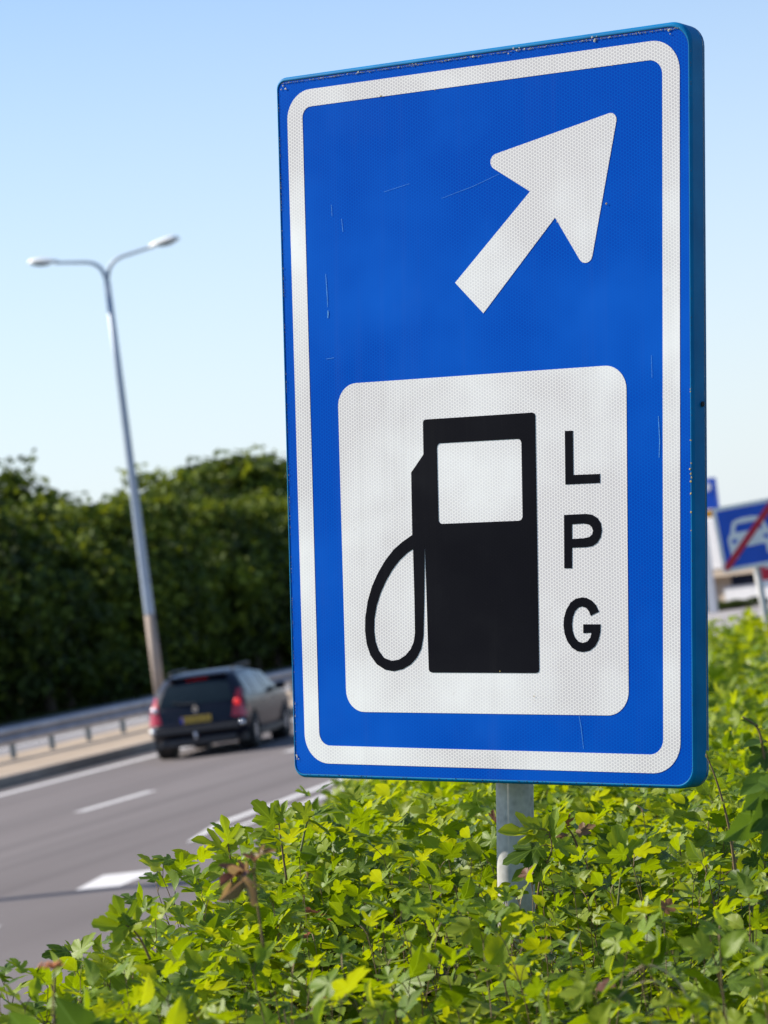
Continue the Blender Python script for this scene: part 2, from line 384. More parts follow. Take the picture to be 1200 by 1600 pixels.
# ------------------------------------------------------------------ guardrail
gr = tag(empty('guardrail', (-23.3, 40.9, 0.12)), 'grey metal crash barrier along the sandy median behind the dark car', 'guardrail')
wp = [(0.02, 0.31), (0.065, 0.345), (0.075, 0.40), (0.03, 0.45), (0.0, 0.475), (0.03, 0.50), (0.075, 0.55), (0.065, 0.605), (0.02, 0.64)]
wp = [(x, z) for x, z in wp] + [(x-0.006, z) for x, z in wp[::-1]]
nseg = 26
for k in range(nseg):
    y0, y1 = k*4.0, k*4.0+4.06
    o = 0.003*(k % 2)
    v = [(x+o, y, z) for y in (y0, y1) for x, z in wp]; n = len(wp)
    f = [(i, (i+1) % n, n+(i+1) % n, n+i) for i in range(n)]
    mesh('rail_beam', v, f, mt['rail'], gr)
bm = bmesh.new(); box(bm, (0, 0, 0.24), (0.10, 0.06, 0.76)); box(bm, (0.02, 0, 0.475), (0.06, 0.12, 0.20)); pm = bpy.data.meshes.new('post'); bm.to_mesh(pm); bm.free(); pm.materials.append(mt['railpost'])
for k in range(nseg*2):
    o = link('post', pm, parent=gr); o.location = (-0.055, k*2.0, 0)
# ------------------------------------------------------------------ lamp posts
def lamp(x, y, label):
    r = tag(empty('street_lamp', (x, y, 0.1)), label, 'street lamp', 'twin street lamps on the median')
    bm = bmesh.new(); tube(bm, [(0, 0, 0), (0, 0, 2.45)], [0.135, 0.128], 20); tube(bm, [(0, 0, -0.05), (0, 0, 0.06)], 0.22, 20)
    bmo('pole_base', bm, mt['lampbase'], r, True)
    bm = bmesh.new(); tube(bm, [(0, 0, 2.45), (0, 0, 2.5), (0, 0, 5), (0, 0, 8), (0, 0, 10.5)], [0.122, 0.120, 0.108, 0.092, 0.072], 20)
    bmo('pole', bm, mt['lamppole'], r, True)
    for s in (-1, 1):
        pts = catmull([(0, 0, 10.45), (0.03*s, 0, 10.62), (0.13*s, 0, 10.86), (0.36*s, 0, 11.02), (0.75*s, 0, 11.09), (1.25*s, 0, 11.16)], 5, False)
        bm = bmesh.new(); tube(bm, pts, [0.055-0.018*i/(len(pts)-1) for i in range(len(pts))], 12); bmo('arm', bm, mt['lamppole'], r, True)
        # lantern: shell with dark bowl below
        bm = bmesh.new()
        L = 0.78; T = Matrix.Translation((1.18*s, 0, 11.16)) @ Matrix.Rotation(-s*R(7), 4, 'Y')
        rings = []
        for i, (u, w, h) in enumerate([(0, 0.05, 0.045), (0.06, 0.085, 0.07), (0.2, 0.13, 0.10), (0.42, 0.17, 0.125), (0.6, 0.165, 0.12), (0.72, 0.12, 0.085), (0.78, 0.03, 0.02)]):
            rings.append([bm.verts.new(T @ Vector((u*s, w*math.cos(a), 0.0 + h*max(0, math.sin(a)) - 0.02*(math.sin(a) < -0.1)))) for a in [k*math.tau/16 for k in range(16)]])
        for a, b in zip(rings, rings[1:]):
            for k in range(16): bm.faces.new((a[k], a[(k+1) % 16], b[(k+1) % 16], b[k]))
        bm.faces.new(rings[0]); bm.faces.new(rings[-1]); bmesh.ops.recalc_face_normals(bm, faces=bm.faces[:])
        h = bmo('lantern', bm, mt['lampwhite'], r, True)
        bm = bmesh.new(); rings = []
        for (u, w, d) in [(0.20, 0.06, 0.01), (0.28, 0.11, 0.05), (0.45, 0.135, 0.07), (0.62, 0.11, 0.05), (0.70, 0.06, 0.01)]:
            rings.append([bm.verts.new(T @ Vector((u*s, w*math.cos(a), -0.018 - d*max(0, math.sin(a))))) for a in [k*math.pi/8 for k in range(9)]])
        for a, b in zip(rings, rings[1:]):
            for k in range(8): bm.faces.new((a[k], a[k+1], b[k+1], b[k]))
        bmo('glass_bowl', bm, mt['lampdark'], h, True)
    return r
lamp(-25.5, 69.2, 'tall twin armed street lamp with white heads and brown pole base on the median')
near = lamp(-25.5, 27.95, 'unseen nearest twin armed street lamp, thickened for its shadow on the exit lane'); near.scale = (1.5, 1.5, 1.25)  # out of view; scaled up so its shadow on the lane falls darker
# ------------------------------------------------------------------ trees
def crown_mesh(seed, h, r, zb, ncl, per, q):
    g = np.random.default_rng(seed); V = []; T = []
    cz = (h+zb)/2; rz = (h-zb)/2
    # lobes
    lob = [(0, 0, cz, r*0.72, rz*0.85)]
    for _ in range(9):
        a = g.uniform(0, math.tau); e = g.uniform(-0.7, 0.95); rr = g.uniform(0.35, 0.62)
        c = math.sqrt(max(0, 1-e*e)); s = g.uniform(0.30, 0.5)
        lob.append((math.cos(a)*c*r*rr*1.25, math.sin(a)*c*r*rr*1.25, cz+e*rz*0.72, r*s, rz*s*0.9))
    lob.append((g.uniform(-.4, .4), g.uniform(-.4, .4), h-rz*0.28, r*0.25, rz*0.3))
    lob.append((g.uniform(-.9, .9), g.uniform(-.4, .4), h-rz*0.25, r*0.13, rz*0.32))
    for i in range(ncl):
        l = lob[g.integers(len(lob))] if i > ncl//4 else lob[0]
        d = g.normal(size=3); d /= np.linalg.norm(d); k = g.uniform(0.75, 1.05)
        c = np.array(l[:3]) + d*np.array((l[3], l[3], l[4]))*k
        if c[2] < 0.25: c[2] = 0.25 + abs(g.normal())*0.3
        tcl = np.clip(0.40+g.normal()*0.22 + 0.18*(c[2]/h-0.5), 0, 1)  # higher clumps tinted lighter: sunlit crown tops put into the colour
        sc = g.uniform(0.25, 0.6)*r*0.3
        P = c + np.clip(g.normal(size=(per, 3)), -1.5, 1.5)*np.array((sc, sc, sc*0.65))
        n = g.normal(size=(per, 3)) + np.array((0, 0, 0.5)); n /= np.linalg.norm(n, axis=1)[:, None]
        a = np.cross(n, g.normal(size=(per, 3))); a /= np.linalg.norm(a, axis=1)[:, None]; b = np.cross(n, a)
        s = g.uniform(0.6, 1.3, (per, 1))*q
        V.append(np.stack([P-a*s, P-b*s*0.55, P+a*s, P+b*s*0.55], 1).reshape(-1, 3))
        T.append(np.repeat(np.clip(tcl+g.normal(size=per)*0.12, 0, 1), 4))
    V = np.concatenate(V); T = np.concatenate(T)
    return npmesh('crown', V, np.arange(len(V)).reshape(-1, 4), T, mt['treeleaf'])
def npmesh(name, V, Fq, tint, mat, luv=None):
    me = bpy.data.meshes.new(name); nf, k = Fq.shape
    me.vertices.add(len(V)); me.vertices.foreach_set('co', V.astype(np.float32).ravel())
    me.loops.add(nf*k); me.loops.foreach_set('vertex_index', Fq.astype(np.int32).ravel())
    me.polygons.add(nf); me.polygons.foreach_set('loop_start', np.arange(0, nf*k, k, dtype=np.int32))
    try: me.polygons.foreach_set('loop_total', np.full(nf, k, dtype=np.int32))
    except Exception: pass
    me.update(calc_edges=True)
    a = me.attributes.new('tint', 'FLOAT', 'POINT'); a.data.foreach_set('value', tint.astype(np.float32))
    if luv is not None:
        a = me.attributes.new('luv', 'FLOAT_VECTOR', 'POINT'); a.data.foreach_set('vector', luv.astype(np.float32).ravel())
    me.materials.append(mat)
    return me
tv = []
for i, (h, r, zb) in enumerate([(7.6, 2.9, 0.3), (8.4, 3.2, 0.6), (7.0, 2.7, 0.2), (8.9, 2.7, 0.6), (6.6, 3.1, 0.2)]):
    cm = crown_mesh(20+i, h, r, zb, 170, 42, 0.17)
    bm = bmesh.new(); g = random.Random(i)
    tube(bm, [(0, 0, -0.2), (0.05, 0.03, h*0.3), (0.0, 0.1, h*0.6), (0.1, 0.1, h*0.93)], [0.2, 0.16, 0.10, 0.03], 9)
    for k in range(9):
        a = k*2.4; z = h*(0.22+0.065*k); L = r*0.75*(1-k*0.05)
        tube(bm, [(0, 0, z), (math.cos(a)*L*0.5, math.sin(a)*L*0.5, z+L*0.35), (math.cos(a)*L, math.sin(a)*L, z+L*0.6)], [0.08, 0.05, 0.015], 6)
    tm = bpy.data.meshes.new('trunk'); bm.to_mesh(tm); bm.free(); tm.materials.append(mt['bark'])
    tv.append((cm, tm))
g = random.Random(11)
tl = [(-41.5, 80, 0, .92), (-40.5, 85.5, 2, .96), (-41, 91, 1, .90), (-39.6, 94.8, 0, .93), (-41.5, 98.0, 1, .91), (-40.2, 101.5, 2, 1.0), (-41.4, 105.2, 3, .98),
      (-40.0, 108.5, 4, .98), (-41.5, 112.0, 2, 1.0), (-40.2, 115.5, 0, .93), (-41.2, 119.5, 1, .88), (-40.0, 123.0, 2, 1.03), (-41.3, 127.0, 1, .98), (-40.3, 131.5, 3, 1.0),
      (-41, 136, 1, 1.0), (-40.2, 141, 0, 1.05), (-41, 146, 2, 1.1), (-40.6, 151, 1, .98)]
tl += [(x-4.6-g.random()*1.5, y+2.2+g.random(), (v+1+g.randrange(3)) % 5, s*1.03) for x, y, v, s in tl]
tl += [(-36.4-0.5*g.random(), 76+2.6*k, 4 if k % 2 else 2, 0.30+0.17*g.random()) for k in range(26)]
tl += [(-38.6-0.8*g.random(), 79+4.2*k, 2 if k % 2 else 4, 0.45+0.12*g.random()) for k in range(15)]
ORD = 'first second third fourth fifth sixth seventh eighth ninth tenth eleventh twelfth thirteenth fourteenth fifteenth sixteenth seventeenth eighteenth nineteenth'.split() + ['twentieth'] + ['twenty ' + w for w in 'first second third fourth fifth sixth seventh eighth ninth'.split()] + ['thirtieth'] + ['thirty ' + w for w in 'first second third fourth fifth sixth seventh eighth ninth'.split()]
def rank(i, sel):
    az = lambda q: math.atan2(q[0], q[1])
    o = sorted([q for q in tl if sel(q) and az(q) > R(-15.66-8.2)], key=az)
    return o.index(tl[i]) if tl[i] in o else None
isb = lambda q: q[3] < .6; isk = lambda q: q[3] >= .6 and q[0] < -43; isf = lambda q: q[3] >= .6 and q[0] >= -43
for i, (x, y, v, s) in enumerate(tl):
    small = s < 0.6; back = x < -43
    r = empty('bush' if small else 'broadleaf_tree', (x, y, -0.02), g.uniform(0, 6.28)); s *= 1.25
    if not small: s = float(np.interp(y, [80, 95, 99, 104.5, 108, 115, 121, 127, 150], [6.9, 7.0, 7.1, 7.6, 6.2, 6.7, 7.3, 7.9, 8.2]))*(1.03 if back else 1.0)*[1.07, .88, 1.10, .95, .86, 1.04, .91, 1.13][(i*5+2*back) % 8]/[7.6, 8.4, 7.0, 8.9, 6.6][v]; w_ = s*(1.6 if small else g.uniform(.95, 1.35)); r.scale = (w_, w_, s)
    sel, base, cat, grp = (isb, 'low dark green bush at the foot of the tree belt', 'bush', 'bushes at the foot of the tree belt') if small else \
        ((isk, 'taller dark tree in the rear row of the belt', 'tree', 'trees in the rear row of the belt') if back else (isf, 'dense dark green tree in the front row beyond the road', 'tree', 'trees in the front row of the belt'))
    if small: r.location.z = -.62
    k = rank(i, sel)
    tag(r, base + (', %s from the left' % ORD[k] if k is not None and k < len(ORD) else ', left of the picture'), cat, grp)
    link('crown', tv[v][0], parent=r); link('trunk', tv[v][1], parent=r)
# ------------------------------------------------------------------ cars
def paint(name, col, rough=0.22, metal=0.3, coat=1.0):
    m, n, b = newmat(name); f = noise_t(n, 3, 3)
    n.links.new(ramp(n, f, [(0.3, tuple(c*0.9 for c in col)), (0.7, tuple(c*1.1 for c in col))]), b.inputs['Base Color'])
    b.inputs['Roughness'].default_value = rough; b.inputs['Metallic'].default_value = metal
    b.inputs['Coat Weight'].default_value = coat; b.inputs['Coat Roughness'].default_value = 0.06; b.inputs['Specular IOR Level'].default_value = 0.5 if coat > .5 else 0.3
    return m
mt['carblack'] = paint('dark_car_paint', (0.006, 0.007, 0.014), 0.3, 0.0, 0.15)
mt['glass'] = paint('tinted_glass', (0.008, 0.014, 0.016), 0.08, 0.0, 0.2)
mt['rubber'] = simple('tyre_rubber', (0.02, 0.02, 0.02), 0.85)
mt['rim'] = simple('alloy_rim', (0.50, 0.50, 0.52), 0.3, 0.7)
mt['trim'] = simple('black_plastic', (0.025, 0.025, 0.028), 0.5)
mt['redlens'] = simple('red_lens', (0.42, 0.01, 0.015), 0.12, 0, 0.1, 10, coat=1.0)
mt['chrome'] = simple('chrome', (0.75, 0.77, 0.8), 0.08, 1.0, 0.03)
mt['glintmetal'] = simple('sun_glint_metal', (0.8, 0.8, 0.8), 0.24, 1.0, 0.03)  # shiny metal for balls added to catch a sun glint
mt['plateyellow'] = simple('plate_yellow', (0.50, 0.33, 0.04), 0.5, 0, 0.05)
mt['plateblue'] = simple('plate_blue', (0.01, 0.04, 0.45), 0.5, 0, 0.05)
def glowred():
    m, n, b = newmat('red_reflector_glow'); b.inputs['Base Color'].default_value = (0.8, 0.02, 0.02, 1)
    b.inputs['Emission Color'].default_value = (1.0, 0.03, 0.03, 1); b.inputs['Emission Strength'].default_value = 0.30; return m  # weak emission stands in for the bright spot of a red reflector
mt['redglow'] = glowred()
CT = [(0.18, .30, 4.15, .72), (.30, .10, 4.38, .84), (.42, .02, 4.46, .87), (.56, 0, 4.48, .885), (.60, .03, 4.47, .89), (.75, .07, 4.38, .89), (.84, .09, 4.15, .885),
      (.91, .13, 3.65, .87), (1.0, .19, 3.25, .835), (1.15, .32, 2.95, .765), (1.28, .45, 2.64, .690), (1.36, .54, 2.40, .625), (1.41, .68, 2.15, .54), (1.435, .95, 1.85, .42)]
def lv(z):
    z = max(CT[0][0], min(CT[-1][0], z))
    for a, b in zip(CT, CT[1:]):
        if z <= b[0]:
            t = (z-a[0])/(b[0]-a[0]); return [a[i]+(b[i]-a[i])*t for i in (1, 2, 3)]
def rear_y(x, z):
    yr, yf, w = lv(z); rc = 0.22; ax = min(abs(x), w)
    y = yr + 0.05*(ax/w)**2
    if ax > w-rc: y += rc - math.sqrt(max(0, rc*rc-(ax-(w-rc))**2))
    return y
def side_x(y, z):
    yr, yf, w = lv(z); t = (y-2.0)/2.4
    return w - 0.05*t*t
def outline(z):
    yr, yf, w = lv(z); rc = 0.22; pts = []
    for k in range(11):                                   # rear edge, left to right
        x = -w + rc*0.0 + 2*w*k/10; x = max(-w*0.985, min(w*0.985, w*math.sin(math.pi/2*(-1+2*k/10)))); pts.append((x, rear_y(x, z)))
    n = 44
    y0 = yr+0.27; rf = 0.45
    for k in range(n+1):
        y = y0 + (yf-rf-y0)*k/n; pts.append((side_x(y, z), y))
    for k in range(1, 9):
        a = k/9*math.pi/2; x0 = side_x(yf-rf, z); pts.append((x0-rf*1.1*(1-math.cos(a)), yf-rf+rf*math.sin(a)*0.85))
    fr = [(x0-rf*1.1, yf-rf*0.12)]
    pts.append((0.0, yf))
    right = pts[11:]
    left = [(-x, y) for x, y in right[:-1]][::-1]
    return pts[:11] + right + left
def patch(name, mapf, quad, mat, parent, nu=8, nv=6, off=None, smooth=True):
    """quad: 4 corners in surface coordinates, mapped by mapf(a, z)"""
    (a0, b0), (a1, b1), (a2, b2), (a3, b3) = quad; v = []
    for j in range(nv+1):
        t = j/nv
        for i in range(nu+1):
            s = i/nu
            a = (a0*(1-s)+a1*s)*(1-t)+(a3*(1-s)+a2*s)*t; b = (b0*(1-s)+b1*s)*(1-t)+(b3*(1-s)+b2*s)*t
            v.append(mapf(a, b))
    f = [(j*(nu+1)+i, j*(nu+1)+i+1, (j+1)*(nu+1)+i+1, (j+1)*(nu+1)+i) for j in range(nv) for i in range(nu)]
    return mesh(name, v, f, mat, parent, smooth)
def car(loc, rz, bodymat, label, detail=True, group=None):
    r = tag(empty('estate_car', loc, rz), label, 'car', group)
    zs = [0.18, .22, .26, .30, .34, .38, .42, .46, .50, .54, .56, .58, .60, .64, .68, .72, .76, .80, .84, .87, .91, .95, 1.0, 1.05, 1.1, 1.15, 1.2, 1.25, 1.3, 1.34, 1.37, 1.39, 1.41, 1.425, 1.435]
    rings = [outline(z) for z in zs]; n = len(rings[0])
    v = [(x, y, z) for z, rg in zip(zs, rings) for x, y in rg]; f = []
    WY = (0.80, 3.49)
    for j in range(len(zs)-1):
        for i in range(n):
            q = (j*n+i, j*n+(i+1) % n, (j+1)*n+(i+1) % n, (j+1)*n+i)
            c = [sum(v[k][m] for k in q)/4 for m in range(3)]
            if abs(c[0]) > 0.6 and any((c[1]-wy)**2+(c[2]-0.31)**2 < 0.355**2 for wy in WY): continue
            f.append(q)
    f.append(tuple((len(zs)-1)*n+i for i in range(n)))
    mesh('body', v, f, bodymat, r, True)
    bm = bmesh.new(); box(bm, (0, 2.2, 0.36), (1.62, 4.0, 0.34)); bmo('underbody', bm, mt['trim'], r)
    e = 0.008
    RW = lambda x, z: (x, rear_y(x, z)-e, z)
    # glass: rear window, side windows, windscreen
    patch('rear_window', RW, [(-.66, .90), (.66, .90), (.54, 1.26), (-.54, 1.26)], mt['glass'], r)
    for s in (-1, 1):
        SX = lambda y, z, s=s: (s*(side_x(y, z)+e), y, z)
        patch('side_window', SX, [(.55, .96), (1.05, .93), (1.10, 1.31), (.66, 1.27)], mt['glass'], r)
        patch('side_window', SX, [(1.12, .93), (2.0, .92), (2.0, 1.33), (1.16, 1.32)], mt['glass'], r)
        patch('side_window', SX, [(2.07, .92), (3.02, .94), (2.55, 1.28), (2.07, 1.33)], mt['glass'], r)
        # tall tail light wrapping the corner
        patch('tail_light', RW, [(s*.62, .62), (s*.872, .60), (s*.775, 1.08), (s*.715, 1.08)], mt['redlens'], r)
        patch('tail_light_side', SX, [(.27, .62), (.40, .66), (.33, .95), (.29, 1.02)], mt['redlens'], r)
        bm = bmesh.new(); bmesh.ops.create_uvsphere(bm, u_segments=14, v_segments=8, radius=1)
        bmesh.ops.transform(bm, matrix=Matrix.Translation((s*.735, rear_y(.735, .86)-0.022, .86)) @ Matrix.Diagonal((.055, .03, .06, 1)), verts=bm.verts)
        bmo('tail_light_spot', bm, mt['redglow'] if s > 0 else mt['glintmetal'], r, True)  # right ball glows faintly, left one is added for a sun glint
        bm = bmesh.new(); bmesh.ops.create_uvsphere(bm, u_segments=14, v_segments=8, radius=1)
        bmesh.ops.transform(bm, matrix=Matrix.Translation((s*.79, rear_y(.79, .50)-0.03, .50)) @ Matrix.Diagonal((.055, .045, .055, 1)), verts=bm.verts)
        bmo('bumper_glint_ball', bm, mt['glintmetal'], r, True)  # metal ball added at the bumper corner to catch the sun
        bm = bmesh.new()
        tube(bm, [(s*.56, .85, 1.39), (s*.575, .95, 1.46), (s*.59, 1.5, 1.475), (s*.58, 2.2, 1.465), (s*.54, 2.35, 1.40)], 0.018, 8); bmo('roof_rail', bm, mt['trim'], r, True)
        bm = bmesh.new(); box(bm, (s*0.97, 2.85, 0.98), (0.18, 0.09, 0.13), bev=0.03); box(bm, (s*0.87, 2.87, 0.94), (0.12, 0.05, 0.04)); bmo('wing_mirror', bm, bodymat, r)
        bm = bmesh.new(); box(bm, (s*.885, 1.62, .80), (0.03, .18, .03), bev=.008); bmo('door_handle', bm, bodymat, r); bm = bmesh.new(); box(bm, (s*.885, 2.6, .80), (0.03, .18, .03), bev=.008); bmo('door_handle', bm, bodymat, r)
        bm = bmesh.new(); box(bm, (s*.882, 2.15, .28), (0.03, 2.1, .10), bev=.01); bmo('sill', bm, mt['trim'], r)
        for wy in WY:
            m = Matrix.Translation((s*0.79, wy, 0.31)) @ Matrix.Rotation(math.pi/2, 4, 'Y')
            bm = bmesh.new(); rg = [(0.19, -.1), (.30, -.1), (.315, -.08), (.315, .08), (.30, .1), (.20, .1)]
            vs = [[bm.verts.new(m @ Vector((a*math.cos(t), a*math.sin(t), b))) for a, b in rg] for t in [k*math.tau/28 for k in range(28)]]
            for k in range(28):
                for q in range(len(rg)-1): bm.faces.new((vs[k][q], vs[k][q+1], vs[(k+1) % 28][q+1], vs[(k+1) % 28][q]))
            w = bmo('tyre', bm, mt['rubber'], r, True)
            bm = bmesh.new(); bmesh.ops.create_cone(bm, cap_ends=True, segments=28, radius1=.205, radius2=.205, depth=.13)
            for k in range(8):
                a = k*math.tau/8; box(bm, (0.11*math.cos(a), .11*math.sin(a), s*.075), (.17, .045, .02), a)
            bmesh.ops.transform(bm, matrix=m, verts=bm.verts); bmo('rim', bm, mt['rim'], w)
            bm = bmesh.new(); bmesh.ops.create_cone(bm, cap_ends=True, segments=28, radius1=.36, radius2=.36, depth=.12)
            bmesh.ops.transform(bm, matrix=Matrix.Translation((s*0.66, wy, .33)) @ Matrix.Rotation(math.pi/2, 4, 'Y'), verts=bm.verts); bmo('wheel_arch', bm, mt['trim'], r)
    patch('windscreen', lambda x, z: (x, lv(z)[1] - 0.12*(x/lv(z)[2])**2 + e, z), [(-.70, .98), (.70, .98), (.55, 1.30), (-.55, 1.30)], mt['glass'], r)
    patch('high_brake_light', lambda x, z: (x, rear_y(x, z)-0.02, z), [(-.20, 1.295), (.20, 1.295), (.18, 1.335), (-.18, 1.335)], mt['redlens'], r)
    bm = bmesh.new(); v0 = [(-.60, .50, 1.385), (.60, .50, 1.385), (.56, .36, 1.37), (-.56, .36, 1.37)]
    box(bm, (0, .53, 1.365), (1.06, .20, .03), bev=.01); bmo('roof_spoiler', bm, bodymat, r)
    bm = bmesh.new(); box(bm, (0, -.0, .47), (1.5, .10, .11), bev=.03); box(bm, (0, .02, .27), (1.35, .10, .14), bev=.03); bmo('bumper', bm, mt['trim'], r)
    bm = bmesh.new(); box(bm, (0, rear_y(0, .63)-.012, .645), (.54, .02, .115), bev=.004); p = bmo('number_plate', bm, mt['plateyellow'], r)
    bm = bmesh.new(); box(bm, (-.245, rear_y(0, .63)-.024, .645), (.045, .004, .105)); bmo('country_band', bm, mt['plateblue'], p)
    bm = bmesh.new()
    for k, x in enumerate((-.18, -.12, -.045, .015, .075, .15, .21)):
        box(bm, (x, rear_y(0, .63)-.0235, .645), (.012, .003, .07)); 
        box(bm, (x+.015, rear_y(0, .63)-.0235, .645+(.03 if k % 2 else -.03)), (.03, .003, .012))
    bmo('plate_lettering', bm, mt['dark'], p)
    # diamond badge, wiper, tow ball
    y = rear_y(0, .84)-.02
    bm = bmesh.new()
    o = [(0, .075), (.055, 0), (0, -.075), (-.055, 0)]; q = [(0, .035), (.024, 0), (0, -.035), (-.024, 0)]
    V = [bm.verts.new((a, y, .82+b)) for a, b in o+q]
    for k in range(4): bm.faces.new((V[k], V[(k+1) % 4], V[4+(k+1) % 4], V[4+k]))
    ex = bmesh.ops.extrude_face_region(bm, geom=bm.faces[:]); bmesh.ops.translate(bm, vec=(0, -.015, 0), verts=[g_ for g_ in ex['geom'] if isinstance(g_, bmesh.types.BMVert)])
    bmo('diamond_badge', bm, mt['chrome'], r)
    bm = bmesh.new(); tube(bm, [(0.02, rear_y(0, .9)-.03, .905), (-.25, rear_y(.25, .93)-.035, .935), (-.42, rear_y(.42, .97)-.035, .97)], [.018, .012, .008], 6); bmo('rear_wiper', bm, mt['straw'] if False else mt['trim'], r)
    bm = bmesh.new(); tube(bm, [(0, .2, .30), (0, -.10, .30), (0, -.13, .34), (0, -.13, .38)], .02, 8)
    bmesh.ops.create_uvsphere(bm, u_segments=10, v_segments=8, radius=.035, matrix=Matrix.Translation((0, -.13, .40))); bmo('tow_bar', bm, mt['chrome'], r, True)
    bm = bmesh.new(); tube(bm, [(-.45, .35, .24), (-.45, .04, .23)], .035, 10); bmo('exhaust', bm, mt['chrome'], r, True)
    return r
CY = R(6.5)
car((-17.91+math.sin(CY)*0.8, 50.75-math.cos(CY)*0.8, 0.008), CY, mt['carblack'], 'dark blue black estate car with roof rails driving away in the left lane')

# ------------------------------------------------------------------ things right of the sign, further down the road
def smat(name, c, r=.45): return simple(name, c, r, 0, 0.06, 6)
mt['sblue'] = smat('road_sign_blue', (0.0, 0.085, 0.58)); mt['swhite'] = smat('road_sign_white', (0.86, 0.85, 0.86)); mt['sred'] = smat('road_sign_red', (0.55, 0.01, 0.04))
def basis(r, w0, w1, zc):
    pass
# end-of-motor-road sign: blue square, white border, white car pictogram, red slash
rs = tag(empty('motor_road_end_sign', (-5.71760, 35.82550, 1.31328), R(10)), 'small blue square sign, white car crossed by a red stripe, on leaning grey post', 'road sign')
rs.location.z = 0.75; rs.rotation_euler = (0, R(-3.0), R(3)); rs.scale = (.93, .93, .93); rs.location += Vector((.05, 0, .13))
W2 = 0.415
def rr(w, h, r): return rpoly([(-w, -h), (w, -h), (w, h), (-w, h)], r, 5)
ZC = 1.79; XO = 0.10
off = lambda P_: [(x+XO, z+ZC) for x, z in P_]
sheet('back_plate', off(rr(W2, W2, .04)), [], 0.0, 0.03, mt['rail'], rs)
sheet('white_border', off(rr(W2-.004, W2-.004, .04)), [off(rr(W2-.05, W2-.05, .02))], -.003, 0.0, mt['swhite'], rs)
sheet('blue_field', off(rr(W2-.05, W2-.05, .02)), [], -.002, 0.0, mt['sblue'], rs)
bodyp = catmull([(-.285, -.05), (-.27, .02), (-.235, .07), (-.195, .19), (-.12, .225), (0, .235), (.12, .225), (.195, .19), (.235, .07), (.27, .02), (.285, -.05), (.28, -.13), (.27, -.25), (.22, -.27), (.18, -.245), (.17, -.135), (0, -.135), (-.17, -.135), (-.18, -.245), (-.22, -.27), (-.27, -.25), (-.28, -.13)], 3)
win = rpoly([(-.185, .06), (.185, .06), (.145, .165), (-.145, .165)], .02, 4)
lampp = lambda s: [(s*.205+.038*math.cos(a), -.045+.028*math.sin(a)) for a in [k*math.tau/12 for k in range(12)]]
sheet('car_pictogram', off(bodyp), [off(win), off(lampp(1)), off(lampp(-1))], -.006, -.002, mt['swhite'], rs)
a_ = W2-.03; t_ = .042
sheet('red_stripe', off([(-a_, -a_), (-a_+t_*1.4, -a_), (a_, a_-t_*1.4), (a_, a_), (a_-t_*1.4, a_), (-a_, -a_+t_*1.4)]), [], -.010, -.006, mt['sred'], rs)
bm = bmesh.new(); tube(bm, [(XO, .07, -.8), (XO, .07, 2.1)], .045, 16); bmo('post', bm, mt['galv'], rs, True)
for zc in (ZC-.25, ZC+.22):
    bm = bmesh.new(); box(bm, (XO, .045, zc), (.6, .03, .04)); bmo('bracket', bm, mt['alu'], rs)
# white and red sign further on, only its edge in view
r2 = tag(empty('warning_sign', (-9.29709, 59.76245, 0.99526), R(14)), 'white sign with red field behind the small blue sign, at picture edge', 'road sign')
r2.location.z = 0.3; r2.location.x += .38; r2.location.y += .1
def shape(): return [(-.46, 1.28), (.46, 1.28), (.46, 2.0), (-.46, 2.0)]
sheet('back_plate', rpoly([(-.5, 1.22), (.5, 1.22), (.5, 2.2), (-.5, 2.2)], .05), [], 0, .03, mt['swhite'], r2)
sheet('red_field', rpoly([(-.42, 1.36), (.42, 1.36), (.42, 2.12), (-.42, 2.12)], .04), [rpoly([(-.34, 1.60), (.34, 1.60), (.34, 1.75), (-.34, 1.75)], .02)], -.004, 0, mt['sred'], r2)
for x in (-.22, .22):
    bm = bmesh.new(); tube(bm, [(x, .06, -.6), (x, .06, 2.0)], .04, 12); bmo('post', bm, mt['galv'], r2, True)
bm = bmesh.new(); box(bm, (-.12, -.25, .55), (.30, .14, 1.1), bev=.03); tag(bmo('marker_post', bm, mt['swhite'], None), 'white verge marker standing in front of the red and white sign', 'marker post')
bpy.data.objects['marker_post'].location = r2.location
# service building, canopy and price board on the far side
def bb(x, y, z, label, cat, name, rz=0): 
    return tag(empty(name, (x, y, z), rz), label, cat)
mt['facade'] = smat('pale_facade', (0.62, 0.63, 0.66), .6); mt['fascia'] = smat('beige_fascia', (0.46, 0.38, 0.30), .7); mt['bglass'] = paint('building_glass', (0.02, 0.025, 0.05), 0.08, 0); mt['hedge'] = smat('x', (0.05, 0.07, 0.03))
BD = (-20.29997, 116.95163, 0.18505)        # corner of the building nearest the sign
svc = bb(BD[0], BD[1], -0.02, 'white flat roofed building with beige band and dark windows beyond the road', 'building', 'service_building', R(-32))
def part(name, c, s, mat, p=None, bev=0):
    bm = bmesh.new(); box(bm, c, s, bev=bev); return bmo(name, bm, mat, p or svc)
part('wall', (5, 5, .8), (16, 8, 1.6), mt['fascia']); part('upper_wall', (5, 4.95, 2.5), (16.4, 8.3, 1.98), mt['facade']); part('fascia_band', (5, 4.9, 1.36), (16.7, 8.7, .26), mt['fascia'])
part('plinth', (6.2, .95, .42), (12.5, .14, .76), mt['facade'])
part('door', (-1.1, .95, .6), (.95, .12, 1.15), mt['bglass'])
for k in range(9):
    w = part('window', (.95+1.35*k, .95, 1.02), (1.2, .10, .42), mt['bglass']); part('frame', (.95+1.35*k+.67, .92, 1.02), (.10, .12, .44), mt['fascia'], w)
for k in range(5): part('cladding_panel', (-1.4+3.2*k, .76, 2.5), (3.12, .06, 1.9), mt['facade'])
